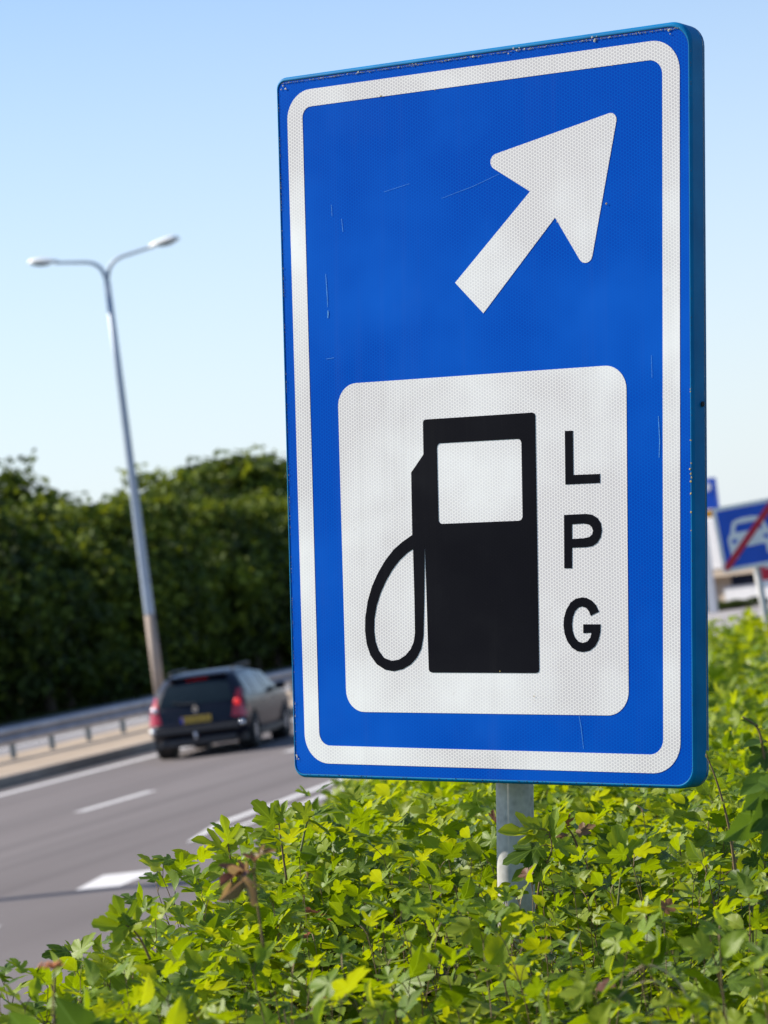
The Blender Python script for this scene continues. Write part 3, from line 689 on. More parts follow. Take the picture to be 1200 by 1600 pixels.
pr = bb(*(-19.15292, 111.01102, 1.34671)[:2], -.02, 'blue price board with pale emblem and orange strip above the pale building', 'price board', 'price_board', R(-8))
part('board', (0, 0, 4.35), (1.25, .3, 1.12), mt['sblue'], pr); part('orange_strip', (-.08, -.02, 3.62), (1.0, .3, .28), simple('orange_strip', (.65, .30, .02), .6), pr); part('column', (-.1, .05, 1.7), (.3, .2, 3.4), mt['facade'], pr)
bm = bmesh.new(); bmesh.ops.create_cone(bm, cap_ends=True, segments=24, radius1=.17, radius2=.17, depth=.06); bmesh.ops.transform(bm, matrix=Matrix.Translation((.34, -.18, 4.6)) @ Matrix.Rotation(math.pi/2, 4, 'X'), verts=bm.verts); bmo('emblem', bm, mt['swhite'], pr)
for k, (hx_, hy_) in enumerate([(-19.71797, 112.96005, 0.15804)[:2], (-19.21330, 113.10203, 0.13779)[:2], (-18.75394, 113.23116, 0.12367)[:2], (-18.17820, 113.39271, 0.11778)[:2]]):
    r = tag(empty('hedge_shrub', (hx_, hy_, -.05), k), ['leftmost', 'second', 'third', 'rightmost'][k] + ' low clipped shrub in front of the white building', 'shrub', 'low shrubs in front of the white building')
    r.scale = (.22, .22, .06); link('foliage', tv[4][0], parent=r)
mt['carsilver'] = paint('silver_car_paint', (0.62, 0.62, 0.60), .35, 0.1); mt['cargrey'] = paint('grey_blue_car_paint', (0.06, 0.09, 0.14), .3, 0.2)

# ------------------------------------------------------------------ the big fuel sign
SR = Matrix(((0.94126, 0.31904, 0.11064), (-0.32436, 0.94534, 0.03352), (-0.09390, -0.06744, 0.99330)))                                        # columns: along width, back, up
sg = tag(empty('fuel_sign', (-1.61495, 6.06721, 1.12000)), 'tall blue sign with white arrow and black LPG fuel pump on a post', 'road sign')
sg.matrix_world = Matrix.Translation((-1.61495, 6.06721, 1.12000)) @ SR.to_4x4()
SO = Vector((-0.00061, -0.10950, 1.70042))                                        # sheet centre from the post base, in the sign's own axes
def sh(pts): return [(x+SO.x, z+SO.z) for x, z in pts]
Y0 = SO.y
lip = sh(rpoly([(-0.50209, 0.73746), (0.49749, 0.74654), (0.48019, -0.74003), (-0.47646, -0.73875)], [.022, .045, .036, .026], 8))
sht = sh(rpoly([(-0.49684, 0.72793), (0.49166, 0.73579), (0.47375, -0.73245), (-0.47216, -0.73061)], [.018, .042, .034, .022], 8))
def ring_sweep(name, poly, profile, mat, parent):
    """sweep a profile (outward offset, depth) round a closed outline in the x-z plane"""
    n = len(poly); v = []; sgn = 1 if area(poly) > 0 else -1
    for i in range(n):
        p0, p1, p2 = Vector(poly[i-1]), Vector(poly[i]), Vector(poly[(i+1) % n])
        d = ((p1-p0).normalized()+(p2-p1).normalized()).normalized(); nr = Vector((d.y, -d.x))*sgn
        for o, y in profile: q = p1+nr*o; v.append((q.x, Y0+y, q.y))
    m = len(profile); f = [(i*m+k, ((i+1) % n)*m+k, ((i+1) % n)*m+(k+1), i*m+k+1) for i in range(n) for k in range(m-1)]
    o = mesh(name, v, f, mat, parent, False)
    for p in o.data.polygons: p.use_smooth = True
    bmx = bmesh.new(); bmx.from_mesh(o.data); bmesh.ops.recalc_face_normals(bmx, faces=bmx.faces[:]); bmx.to_mesh(o.data); bmx.free()
    return o
def loft(name, rows, mat, parent):
    """rows: outlines (same point count) with depths; a None starts a hard edge"""
    v = []; f = []; prev = None
    for row in rows:
        if row is None: prev = None; continue
        poly, y = row; st = len(v); v += [(p[0], Y0+y, p[1]) for p in poly]; n = len(poly)
        if prev is not None: f += [(prev+i, prev+(i+1) % n, st+(i+1) % n, st+i) for i in range(n)]
        prev = st
    o = mesh(name, v, f, mat, parent, True)
    bmx = bmesh.new(); bmx.from_mesh(o.data); bmesh.ops.recalc_face_normals(bmx, faces=bmx.faces[:]); bmx.to_mesh(o.data); bmx.free()
    return o
def lerp(t): return [(a[0]+(b[0]-a[0])*t, a[1]+(b[1]-a[1])*t) for a, b in zip(sht, lip)]
def inset(d):
    sgn = 1 if area(lip) > 0 else -1; n = len(lip); o = []
    for i in range(n):
        p0, p1, p2 = Vector(lip[i-1]), Vector(lip[i]), Vector(lip[(i+1) % n]); dd = ((p1-p0).normalized()+(p2-p1).normalized()).normalized(); q = p1 - Vector((dd.y, -dd.x))*sgn*d; o.append((q.x, q.y))
    return o
fr = loft('frame', [(lerp(.02), .0006), (lerp(.05), -.0007), (lerp(.15), -.0012), (lerp(.40), -.0010), (lerp(.65), .0001), (lerp(.86), .0024), (lerp(1), .0062), None,
    (lerp(1), .0062), (lerp(1), .054), None, (lerp(1), .054), (inset(.003), .057), (inset(.014), .057), (inset(.014), .050)], mt['frame'], sg)
sheet('back_panel', lip, [], Y0+.046, Y0+.050, mt['alu'], sg)
sheet('blue_sheet', sht, [], Y0, Y0+.003, mt['blue'], sg)
gp = ring_sweep('sheet_joint', sht, [(-.0002, -.0006), (.0005, -.0006)], mt['dark'], sg)
D1, D2 = Y0-.0006, Y0-.0012
T0 = Y0
b_o = sh(rpoly([(-0.47397, 0.70475), (0.47222, 0.71378), (0.44845, -0.71127), (-0.44687, -0.70797)], [.060, .062, .062, .062], 10))
b_i = sh(rpoly([(-0.43386, 0.66854), (0.43326, 0.67652), (0.41098, -0.67501), (-0.40989, -0.67067)], [.022, .030, .030, .028], 8))
sheet('border', b_o, [b_i], D1, T0, mt['white'], sg)
ar = sh(rpoly([(-0.05535, 0.27308), (0.01183, 0.20674), (0.18428, 0.38640), (0.26020, 0.26599), (0.33295, 0.58625), (0.00788, 0.51801), (0.12657, 0.44325)], [0, 0, 0, .016, .014, .016, 0], 8))
sheet('arrow', ar, [], D1, T0, mt['white'], sg)
pn = sh(rpoly([(-0.35157, 0.08112), (0.34205, 0.08608), (0.33551, -0.60021), (-0.33932, -0.59982)], [.046, .048, .048, .046], 10))
sheet('white_panel', pn, [], D1, T0, mt['white'], sg)
# pump pictogram
body = [(-0.13838, -0.00723), (-0.13634, -0.00295), (-0.13107, -0.00154), (0.12463, 0.00126), (0.12961, -0.00055), (0.13141, -0.00489), (0.13203, -0.51044), (0.13069, -0.51574), (0.12504, -0.51788), (-0.12392, -0.51775), (-0.13042, -0.51560), (-0.13231, -0.51126), (-0.13785, -0.25246), (-0.14105, -0.36668), (-0.14428, -0.44280), (-0.14996, -0.46890), (-0.16144, -0.48740), (-0.17615, -0.50104), (-0.19613, -0.51092), (-0.21875, -0.51536), (-0.24067, -0.51215), (-0.26121, -0.50123), (-0.27700, -0.48256), (-0.28603, -0.45889), (-0.28962, -0.43133), (-0.28851, -0.40379), (-0.28192, -0.37078), (-0.27068, -0.34062), (-0.25548, -0.31331), (-0.23634, -0.28724), (-0.21533, -0.26568), (-0.19318, -0.25024), (-0.16850, -0.23655), (-0.16903, -0.10872), (-0.13815, -0.07268)]
hole = [(-0.16700, -0.26551), (-0.18031, -0.27235), (-0.20041, -0.28731), (-0.21934, -0.30726), (-0.23570, -0.33007), (-0.24946, -0.35461), (-0.25993, -0.38089), (-0.26571, -0.40669), (-0.26680, -0.43253), (-0.26380, -0.45453), (-0.25607, -0.47321), (-0.24295, -0.48803), (-0.22372, -0.49403), (-0.20508, -0.49127), (-0.18905, -0.48251), (-0.17630, -0.46997), (-0.16814, -0.45472), (-0.16522, -0.43729), (-0.16537, -0.36644)]
winp = rpoly([(-0.10508, -0.05160), (0.09803, -0.04986), (0.09836, -0.21358), (-0.10324, -0.21571)], [.009]*4, 5)
pump = sheet('pump_pictogram', sh(body), [sh(hole), sh(winp)], D2, D1, mt['black'], sg)
def letter(name_, outer, holes=()):
    o = sheet('letter', sh(outer), [sh(h) for h in holes], D2, D1, mt['black'], sg); o['label'] = 'black capital letter ' + name_
letter('L', [(0.19976, -0.03856), (0.21824, -0.03879), (0.21793, -0.12636), (0.27905, -0.12627), (0.27873, -0.14408), (0.19914, -0.14475)])
letter('P', [(0.19501, -0.20485), (0.24538, -0.20403), (0.25938, -0.20596), (0.27144, -0.21256), (0.27916, -0.22323), (0.28133, -0.23743), (0.27806, -0.25097), (0.26997, -0.26181), (0.25890, -0.26788), (0.24422, -0.26970), (0.21234, -0.27013), (0.21163, -0.31069), (0.19378, -0.31041)],
       [[(0.21315, -0.22376), (0.24015, -0.22283), (0.25112, -0.22466), (0.25835, -0.23009), (0.26125, -0.23802), (0.25869, -0.24531), (0.25190, -0.24989), (0.24087, -0.25176), (0.21265, -0.25274)]])
letter('G', [(0.27183, -0.39699), (0.26537, -0.38436), (0.25580, -0.37484), (0.24369, -0.36948), (0.23393, -0.36833), (0.21918, -0.37081), (0.20675, -0.37859), (0.19728, -0.39221), (0.19146, -0.40798), (0.18997, -0.42274), (0.19214, -0.43962), (0.19864, -0.45545), (0.20889, -0.46758), (0.22104, -0.47442), (0.23448, -0.47600), (0.24918, -0.47338), (0.26151, -0.46501), (0.26964, -0.45245), (0.27417, -0.43677), (0.27504, -0.42160), (0.23544, -0.42140), (0.23514, -0.43872), (0.25407, -0.43827), (0.25147, -0.44717), (0.24463, -0.45502), (0.23418, -0.45815), (0.22382, -0.45550), (0.21539, -0.44707), (0.21070, -0.43443), (0.20969, -0.42179), (0.21179, -0.40706), (0.21690, -0.39552), (0.22500, -0.38822), (0.23361, -0.38619), (0.24334, -0.38942), (0.24932, -0.39629), (0.25283, -0.40471)])
# chips and grime along the edge of the sheet
def flakes(name, places, mat, seed, flat=.0009):
    g = random.Random(seed); bm = bmesh.new()
    for (x, z, r) in places:
        n = g.randint(5, 8); a0 = g.uniform(0, 6.28)
        vs = [bm.verts.new((x+r*g.uniform(.45, 1.2)*math.cos(a0+k*math.tau/n), Y0-flat-g.uniform(0, .0005), z+r*g.uniform(.45, 1.2)*math.sin(a0+k*math.tau/n))) for k in range(n)]
        c = bm.verts.new((x, Y0-flat-g.uniform(.0004, .0012), z))
        for k in range(n): bm.faces.new((vs[k-1], vs[k], c))
    return bmo(name, bm, mat, sg, kind='stuff')
def along(a, b, n, r0, r1, jit, seed, clump=True):
    g = random.Random(seed); out = []
    for _ in range(n):
        t = g.random()
        if clump and math.sin(t*37+seed)+math.sin(t*91) < g.uniform(-1.6, .9): continue
        r = g.uniform(r0, r1)**1.0
        out.append((a[0]+(b[0]-a[0])*t, a[1]+(b[1]-a[1])*t+g.gauss(0, jit), r))
    return out
E_ = sh([(-0.48712, 0.72418), (0.47256, 0.73229), (0.49727, 0.69589), (0.47571, -0.71741), (0.44309, -0.73542), (-0.44311, -0.73264), (-0.46928, -0.70575), (-0.49499, 0.70598)])
flakes('edge_grime', along(E_[0], E_[1], 380, .0006, .0018, .0009, 3) + along(E_[0], E_[1], 900, .0004, .0011, .0005, 13, False) + along(E_[7], E_[6], 420, .0004, .0012, .0004, 4), mt['grit'], 5)
big = sh([(0.10082, 0.72907), (0.09332, 0.73378), (0.10696, 0.73354), (0.28258, 0.72901), (0.28710, 0.73610), (0.27682, 0.73474), (0.44986, 0.72994), (0.45255, 0.72214), (-0.00323, 0.72770), (-0.28849, 0.72722), (-0.15192, 0.72964), (-0.48214, 0.71958), (-0.47553, 0.71210), (-0.48731, 0.71198), (-0.46746, -0.69633), (-0.46419, -0.70028), (-0.46906, -0.69233), (0.08102, 0.72483), (0.11899, 0.72961)])
g = random.Random(9)
flakes('paint_chips', [(x, z, g.uniform(.0018, .0042)) for x, z in big], simple('chipped_edge', (.42, .41, .38), .9, 0, .5, 400), 6, .0012)
dots = sh([(0.48217, -0.13247), (0.48344, -0.13992), (0.48092, -0.12379), (0.48323, -0.11276), (0.48190, -0.14727), (0.48374, 0.03051), (0.48435, 0.02553), (0.48334, -0.06831), (-0.23116, 0.67191), (-0.09765, 0.66991), (0.32101, 0.67414), (0.27577, 0.67527), (0.04007, -0.51479), (0.11925, -0.56415), (0.48082, -0.20647), (0.48087, -0.24224), (0.48147, -0.17071), (0.30314, 0.40455), (0.18932, 0.37707)])
flakes('lichen_specks', [(x, z, g.uniform(.0012, .0030)) for x, z in dots], mt['lichen'], 7, .0016)
flakes('edge_specks', along(E_[4], E_[5], 110, .0005, .0016, .0006, 8, False) + along(E_[2], E_[3], 90, .0004, .0012, .0003, 9, False), mt['dark'], 8, .0012)
def scratch(pts, w, mat=None, name='scratch'):
    p = sh(pts); v = []; n = len(p)
    for i, (x, z) in enumerate(p):
        a, b = Vector(p[max(0, i-1)]), Vector(p[min(n-1, i+1)]); d = (b-a).normalized(); nr = Vector((-d.y, d.x))*w*.65*(0.35+0.65*math.sin(math.pi*(i+.5)/n))
        v += [(x+nr.x, Y0-.0008, z+nr.y), (x-nr.x, Y0-.0008, z-nr.y)]
    mesh(name, v, [(2*i, 2*i+1, 2*i+3, 2*i+2) for i in range(n-1)], mat or mt['paleblue'], sg)
scratch([(-0.37861, 0.31375), (-0.37722, 0.29757), (-0.37589, 0.27737), (-0.37456, 0.25718), (-0.37478, 0.24379)], .0011); scratch([(-0.37390, 0.23703), (-0.37335, 0.23030), (-0.37448, 0.22100)], .0022)
scratch([(-0.36151, 0.45726), (-0.36025, 0.43303)], .0007); scratch([(-0.33575, 0.42570), (-0.33291, 0.39873)], .0008); scratch([(0.39865, 0.10072), (0.39929, 0.05706)], .0006); scratch([(0.41218, -0.01826), (0.41413, -0.06808), (0.41215, -0.09908)], .0012)
scratch([(0.22249, -0.60112), (0.22653, -0.62248), (0.23162, -0.66645)], .0008); scratch([(-0.22797, 0.47266), (-0.16389, 0.48431)], .0004); scratch([(-0.08567, 0.44742), (-0.00765, 0.46552), (0.05406, 0.48472)], .0004); scratch([(-0.37979, 0.13558), (-0.36003, 0.13718)], .0006)
scratch([(0.20407, -0.39121), (0.20489, -0.41492), (0.20789, -0.45442)], .0007, mt['swhite']); scratch([(0.19901, -0.39907), (0.20054, -0.41753)], .0005, mt['swhite'])
# hole in the side of the frame
bm = bmesh.new(); bmesh.ops.create_cone(bm, cap_ends=True, segments=20, radius1=.0052, radius2=.0052, depth=.002)
hx, hz = sh([(0.49109, 0.00298)])[0]
bmesh.ops.transform(bm, matrix=Matrix.Translation((hx+.0003, Y0+.034, hz)) @ Matrix.Rotation(math.pi/2, 4, 'Y'), verts=bm.verts); bmo('drain_hole', bm, mt['dark'], sg)
# post, brackets, clamps
PX = 0.0
bm = bmesh.new(); tube(bm, [(PX, 0, -.35), (PX, 0, SO.z+.62)], .0385, 40); po = bmo('post', bm, mt['galv'], sg, True)
bm = bmesh.new(); tube(bm, [(PX, 0, SO.z+.618), (PX, 0, SO.z+.632)], .040, 32); bmo('cap', bm, mt['dark'], po, True)
for zc in (-.52, 0, .5):
    bm = bmesh.new(); box(bm, (SO.x, Y0+.0635, SO.z+zc), (.80, .012, .045), bev=.003); br = bmo('bracket', bm, mt['alu'], sg)
    bm = bmesh.new(); tube(bm, [(0, 0, SO.z+zc-.02), (0, 0, SO.z+zc+.02)], .043, 24); bmo('clamp', bm, mt['alu'], br, True)

# ------------------------------------------------------------------ the shrub bed
MAPLE = [(0,0),(.09,-.05),(.26,-.05),(.38,.04),(.34,.11),(.28,.16),(.40,.22),(.50,.30),(.57,.42),(.60,.54),(.52,.58),(.41,.57),(.34,.60),(.24,.50),(.21,.60),(.27,.70),(.24,.79),(.16,.84),(.13,.93),(0,1.0)]
MAPLE2 = [(0,0),(.16,-.04),(.34,.05),(.22,.16),(.44,.28),(.60,.54),(.40,.56),(.20,.42),(.23,.72),(.12,.86),(0,1.0)]
NARROW = [(0,0),(.07,-.03),(.20,.0),(.34,.10),(.26,.16),(.15,.20),(.30,.32),(.46,.50),(.50,.64),(.42,.66),(.30,.58),(.14,.44),(.12,.60),(.19,.74),(.14,.86),(.07,.93),(0,1.0)]
OVAL = [(0,0),(.10,.06),(.20,.18),(.27,.32),(.30,.47),(.28,.62),(.22,.76),(.12,.89),(0,1.0)]
SERR = [(0,0)] + [((.31*math.sin(math.pi*(t**.85)))*(1 + (.07 if k % 2 else -.04)), t) for k, t in enumerate([i/22 for i in range(1, 22)])] + [(0,1.0)]
FARL = [(0,0),(.36,.04),(.24,.18),(.58,.46),(.20,.44),(.14,.86),(0,1.0)]
def leaf_arrays(half, fold, droop, wave, seed, cy=.26):
    """one blade: fan of triangles round the point where the veins meet; length 1 along +y, face up"""
    pts = list(half) + [(-x, y) for x, y in half[-2:0:-1]]
    g = random.Random(seed); V = []
    def zz(x, y):
        r2 = x*x+(y-.2)**2
        return fold*abs(x) - droop*r2 + wave*math.sin(7*x+seed)*math.sin(6*y+seed*1.7)
    for x, y in [(0, cy), (0, .62), (.30, .38), (-.30, .38)] + [(x*(1+g.uniform(-.06, .06)), y*(1+g.uniform(-.03, .03))) for x, y in pts]:
        V.append((x, y, zz(x, y)))
    n = len(pts); F = [(0, 4+i, 4+(i+1) % n) for i in range(n)]
    V = [V[0]] + V[4:]; F = [(0, 1+i, 1+(i+1) % n) for i in range(n)]
    V = np.array(V); L = np.c_[V[:, 0]+.5, V[:, 1], np.zeros(len(V))]
    return V, np.array(F), L
LEAVES = [leaf_arrays(MAPLE, .28, .30, .03, 1), leaf_arrays(MAPLE, -.12, .42, .05, 2), leaf_arrays(NARROW, .35, .22, .04, 3), leaf_arrays(SERR, .40, .45, .04, 4, .4), leaf_arrays(NARROW, .1, .15, .06, 5)]
LEAVES_LO = [leaf_arrays(MAPLE2, .3, .35, .03, 1), leaf_arrays(MAPLE2, -.1, .4, .04, 2)]
LEAVES_FAR = [leaf_arrays(FARL, .35, .35, 0, 1), leaf_arrays(FARL, -.15, .4, 0, 2)]
def leaf_mesh(arr, mat, name='leaf'):
    V, F, L = arr
    me = npmesh(name, V, F, np.zeros(len(V)), mat, L); me.shade_smooth(); return me
LM = [leaf_mesh(a, mt['leaf']) for a in LEAVES]
RM_ = [leaf_mesh(LEAVES[0], mt['redleaf']), leaf_mesh(LEAVES[1], mt['redleaf']), leaf_mesh(leaf_arrays(NARROW, .7, .5, .06, 12), mt['redleaf'])]
DM = [leaf_mesh(leaf_arrays(SERR, .35, .25, .02, 6, .4), mt['darkleaf']), leaf_mesh(leaf_arrays(SERR, .2, .5, .03, 7, .4), mt['darkleaf']), leaf_mesh(LEAVES[0], mt['darkleaf'])]
OM = [leaf_mesh(leaf_arrays(OVAL, .3, .3, .02, 8, .4), mt['leaf'])]
def frame_m(o, y, up, s):
    """matrix: leaf base at o, tip direction y, face towards up"""
    y = Vector(y).normalized(); up = Vector(up); z = (up - y*up.dot(y)); z = z.normalized() if z.length > 1e-4 else y.orthogonal().normalized()
    x = y.cross(z); m = Matrix((x*s, y*s, z*s)).transposed().to_4x4(); m.translation = o; return m
def shoot(seed, H=.46, nl=7):
    """stem polyline and list of (leaf kind, matrix) and petiole lines"""
    g = random.Random(seed); leaves = []; pet = []
    lean = Vector((g.uniform(-.3, .3), g.uniform(-.3, .3), 1)).normalized(); pts = []
    p = Vector((0, 0, 0)); d = lean.copy(); K = nl*2
    for k in range(K+1):
        pts.append(p.copy()); d = (d + Vector((g.uniform(-.07, .07), g.uniform(-.07, .07), .03))).normalized(); p = p + d*(H/K)
    az = g.uniform(0, 6.28)
    for k in range(nl):
        i = 2*k+2; o = pts[i]; f = k/(nl-1); az += math.pi/2 + g.uniform(-.3, .3)
        for sdx in (0, 1):
            if g.random() < .06: continue
            a = az + sdx*math.pi + g.uniform(-.25, .25)
            out = Vector((math.cos(a), math.sin(a), 0)); el = g.uniform(.25, .8) if f < .8 else g.uniform(.8, 1.4)
            pl = (.052-.030*f)*g.uniform(.7, 1.2); e = o + (out*math.cos(el)+Vector((0, 0, math.sin(el))))*pl
            pet.append((o, e))
            s = (.088-.040*f**1.5)*g.uniform(.72, 1.15)
            dp = g.uniform(-.55, .35) if f < .8 else g.uniform(.0, .9)
            y = out*math.cos(dp) + Vector((0, 0, math.sin(dp))) + Vector((g.uniform(-.3, .3), g.uniform(-.3, .3), 0))
            up = Vector((0, 0, 1)) + Vector((g.gauss(0, .45), g.gauss(0, .45), 0)) + (out*g.uniform(-.1, .7) if dp > 0 else out*.35)
            leaves.append((g.randrange(5), frame_m(e, y, up, s)))
    return pts, pet, leaves
SHOOTS = [shoot(100+i, .42+.03*(i % 4), 6+i % 3) for i in range(8)]
def stem_mesh(sh_, name='stem'):
    pts, pet, lv_ = sh_
    bm = bmesh.new(); n = len(pts); tube(bm, pts, [.0019*(1-.65*i/n) for i in range(n)], 5, False)
    for a, b in pet: tube(bm, [a, (a+b)/2+Vector((0, 0, .002)), b], .0009, 3, False)
    me = bpy.data.meshes.new(name); bm.to_mesh(me); bm.free(); me.materials.append(mt['stem']); return me
SM = [stem_mesh(s_) for s_ in SHOOTS]
def hum(x, y):
    return .075*noise.noise((x*1.1, y*.8, 3.1)) + .065*noise.noise((x*2.7, y*2.1, 9.7))
def canopy(x, y):
    P = [(-5, 1.90), (5.0, 1.885), (6.5, 1.885), (10, 1.84), (14, 1.71), (20, 1.60), (40, 1.46), (90, 1.3)]
    for (a, b), (c, d) in zip(P, P[1:]):
        if y <= c: z = b+(d-b)*(y-a)/(c-a); break
    else: z = 1.3
    z += .10*max(0, min(1, (-x-1.75)/.5))*max(0, min(1, (y-4.7)/1.6))*(1 if y < 9 else max(0, 1-(y-9)/3))
    e = edge(y); t = (x-(e-.55))/.65
    if t < 1: z -= (1-max(-2, t))*.55
    return z + hum(x, y)*(1.0 if y < 12 else 1.6)
SKY_ = [(-25.189, 0.10558), (-23.774, 0.10468), (-22.59, 0.10436), (-21.865, 0.10263), (-21.148, 0.094), (-20.546, 0.08504), (-20.016, 0.07797), (-19.266, 0.07348), (-18.4, 0.06986), (-17.288, 0.06553), (-16.33, 0.06584), (-15.142, 0.0677)]      # outline of the bed against the road: compass bearing, fall per metre
def cap(x, y, z):
    d = math.hypot(x, y); a = math.degrees(math.atan2(x, y))
    if a > SKY_[-1][0] or d > 11: return z
    return min(z, 2.5 - float(np.interp(a, [q[0] for q in SKY_], [q[1] for q in SKY_]))*d - .045)
VW = Vector((-math.sin(R(15.66)), math.cos(R(15.66))))
def polar(n, d0, d1, a0, a1):
    d = np.sqrt(rng.uniform(d0*d0, d1*d1, n)); a = np.radians(rng.uniform(a0, a1, n)) + R(-15.66)
    return d*np.sin(a), d*np.cos(a)
def inbed(x, y): return x > edge(y)-.75
def near_post(x, y, z):
    """keep the first stretch of the post clear, as it is in the photograph"""
    v = Vector((x, y)); d = v.dot(VW); lat = x*VW.y - y*VW.x
    return False
# individual shoots nearest the camera, each with its own leaves
spots = []
xs_, ys_ = polar(1500, 3.7, 6.9, -8.2, 8.0)
for x, y in zip(xs_, ys_):
    if not inbed(x, y): continue
    if any((x-a)**2+(y-b)**2 < .10**2 for a, b in spots[-260:]): continue
    spots.append((x, y))
spots.sort(key=lambda p: p[0]**2+p[1]**2)
ind = spots[:285]
gi = random.Random(5)
SL = 'leafy green maple shoot, one of many alike in the bed around the post'
def put_shoot(x, y, top, rz, k, sc=1.0):
    pts, pet, lv_ = SHOOTS[k]; h = pts[-1].z*sc
    r = tag(empty('maple_shoot', (x, y, top-h), rz), SL, 'shrub shoot', 'maple shoots filling the bed around the sign post'); r.scale = (sc, sc, sc)
    link('stem', SM[k], parent=r)
    for q_, (kd, m) in enumerate(lv_):
        red = q_ >= len(lv_)-2 and gi.random() < .035
        o = link('leaf', RM_[q_ % 2] if red else LM[kd], parent=r); o.matrix_local = m @ Matrix.Scale(.6, 4) if red else m
    return r
for (x, y) in ind:
    k = gi.randrange(8); d = math.hypot(x, y)
    top = canopy(x, y) + gi.uniform(-.07, .05)
    if d < 4.4: top -= .03*(4.4-d)
    put_shoot(x, y, cap(x, y, top), gi.uniform(0, 6.28), k, gi.uniform(.85, 1.15))
for dd, lat in ((5.62, -.02), (5.60, .07), (5.45, -.09), (5.48, .03), (5.30, .0), (5.28, -.12), (5.15, .08), (5.02, -.04), (4.88, .02), (4.75, -.07), (5.70, -.12), (5.72, .13)):
    az_ = math.atan2((-1.35204, 5.34915, 1.92088)[0], (-1.35204, 5.34915, 1.92088)[1]); x = math.sin(az_)*dd + lat*VW.y; y = math.cos(az_)*dd
    put_shoot(x, y, 1.895 + .028*(5.7-dd) + gi.uniform(-.02, .015), gi.uniform(0, 6.28), gi.randrange(8), gi.uniform(.95, 1.1))
# the mass of the bed: same shoots, too many to count
def assemble(name, pool, places, mat, stems=None):
    """pool: list of (V, F, L, T) ; places: (k, x, y, z, rz, s, lx, ly)"""
    VV, FF, LL, TT = [], [], [], []; off = 0
    for k, x, y, z, rz, s, lx, ly in places:
        V, F, L, T = pool[k]; c_, s_ = math.cos(rz), math.sin(rz)
        P = np.empty_like(V); P[:, 0] = (V[:, 0]*c_-V[:, 1]*s_)*s + x + lx*V[:, 2]; P[:, 1] = (V[:, 0]*s_+V[:, 1]*c_)*s + y + ly*V[:, 2]; P[:, 2] = V[:, 2]*s + z
        VV.append(P); FF.append(F+off); LL.append(L); TT.append(np.clip(T + rng.normal()*.10, 0, 1)); off += len(V)
    me = npmesh(name, np.concatenate(VV), np.concatenate(FF), np.concatenate(TT), mat, np.concatenate(LL)); me.shade_smooth()
    return me
def pool_of(shoots, lvs, seed, every=1, grow=1.0):
    out = []
    for si, (pts, pet, lv_) in enumerate(shoots):
        V_, F_, L_, T_ = [], [], [], []; off = 0
        for j, (kd, m) in enumerate(lv_):
            if j % every: continue
            V, F, L = lvs[kd % len(lvs)]; A = np.array(m); Vh = (V*grow) @ A[:3, :3].T + A[:3, 3]
            V_.append(Vh); F_.append(F+off); L_.append(L); T_.append(np.full(len(V), rng.uniform(0, 1)**.9)); off += len(V)
        out.append((np.concatenate(V_), np.concatenate(F_), np.concatenate(L_), np.concatenate(T_)))
    return out
P_hi = pool_of(SHOOTS, LEAVES, 1); P_lo = pool_of(SHOOTS, LEAVES_LO, 2); P_far = pool_of(SHOOTS, LEAVES_FAR, 3, 2, 1.9)
H_ = [s_[0][-1].z for s_ in SHOOTS]
def places(n, d0, d1, a0, a1, drop0, drop1, sc=(.8, 1.15)):
    xs, ys = polar(n, d0, d1, a0, a1); out = []
    for x, y in zip(xs, ys):
        if not inbed(x, y): continue
        k = int(rng.integers(8)); s = rng.uniform(*sc)
        top = canopy(x, y) - rng.uniform(drop0, drop1)
        if math.hypot(x, y) < 4.4: top -= .03*(4.4-math.hypot(x, y))
        top = cap(x, y, top)
        out.append((k, x, y, top-H_[k]*s, rng.uniform(0, 6.28), s, rng.normal()*.12, rng.normal()*.12))
    return out
pl = [(gi.randrange(8), x, y, cap(x, y, canopy(x, y)+gi.uniform(-.09, .04))-.45, gi.uniform(0, 6.28), gi.uniform(.85, 1.1), 0, 0) for x, y in spots[290:]]
pl += places(900, 3.6, 7.4, -9.5, 10.5, .10, .32)
pl += places(1300, 6.6, 10.5, -10, 10.5, -.02, .20)
for _ in range(420):                       # close-grown rim of the bed above the road
    y = gi.uniform(3.6, 9.5); x = edge(y) + gi.uniform(-.25, .55); d = math.hypot(x, y); a = math.degrees(math.atan2(x, y))
    z = 2.5 - float(np.interp(a, [q[0] for q in SKY_], [q[1] for q in SKY_]))*d - gi.uniform(.045, .19)
    z = min(z, canopy(x, y)+.10); k = gi.randrange(8); pl.append((k, x, y, z-H_[k], gi.uniform(0, 6.28), gi.uniform(.85, 1.1), 0, 0))
tag(link('shrub_bed', assemble('shrub_bed', P_hi, pl, mt['leafmass'])), 'bright green mass of maple leaves filling the raised bed around the sign post', 'shrubs', kind='stuff')
pl = places(2600, 10.3, 19, -11, 13, -.05, .16, (.85, 1.3))
pl += places(1700, 3.5, 8.5, -9.5, 10, .12, .30, (.8, 1.1)); pl += places(500, 2.0, 3.9, -25, 40, .0, .25); pl = [p for p in pl if math.hypot(p[1], p[2]) > 2.0]
pl = [p for p in pl if not (math.hypot(p[1], p[2]) < 3.7 and abs(math.degrees(math.atan2(p[1], p[2]))+15.66) < 9.5)]
tag(link('middle_shrub_bed', assemble('middle_shrub_bed', P_lo, pl, mt['leafmass'])), 'sunlit leafy shrubs further back in the bed behind the sign', 'shrubs', kind='stuff')
pl = places(3600, 18.5, 42, -13, 14, -.08, .14, (1.1, 1.7))
tag(link('far_shrub_bed', assemble('far_shrub_bed', P_far, pl, mt['leaffar'])), 'distant out of focus yellow green ground cover beyond the sign', 'shrubs', kind='stuff')
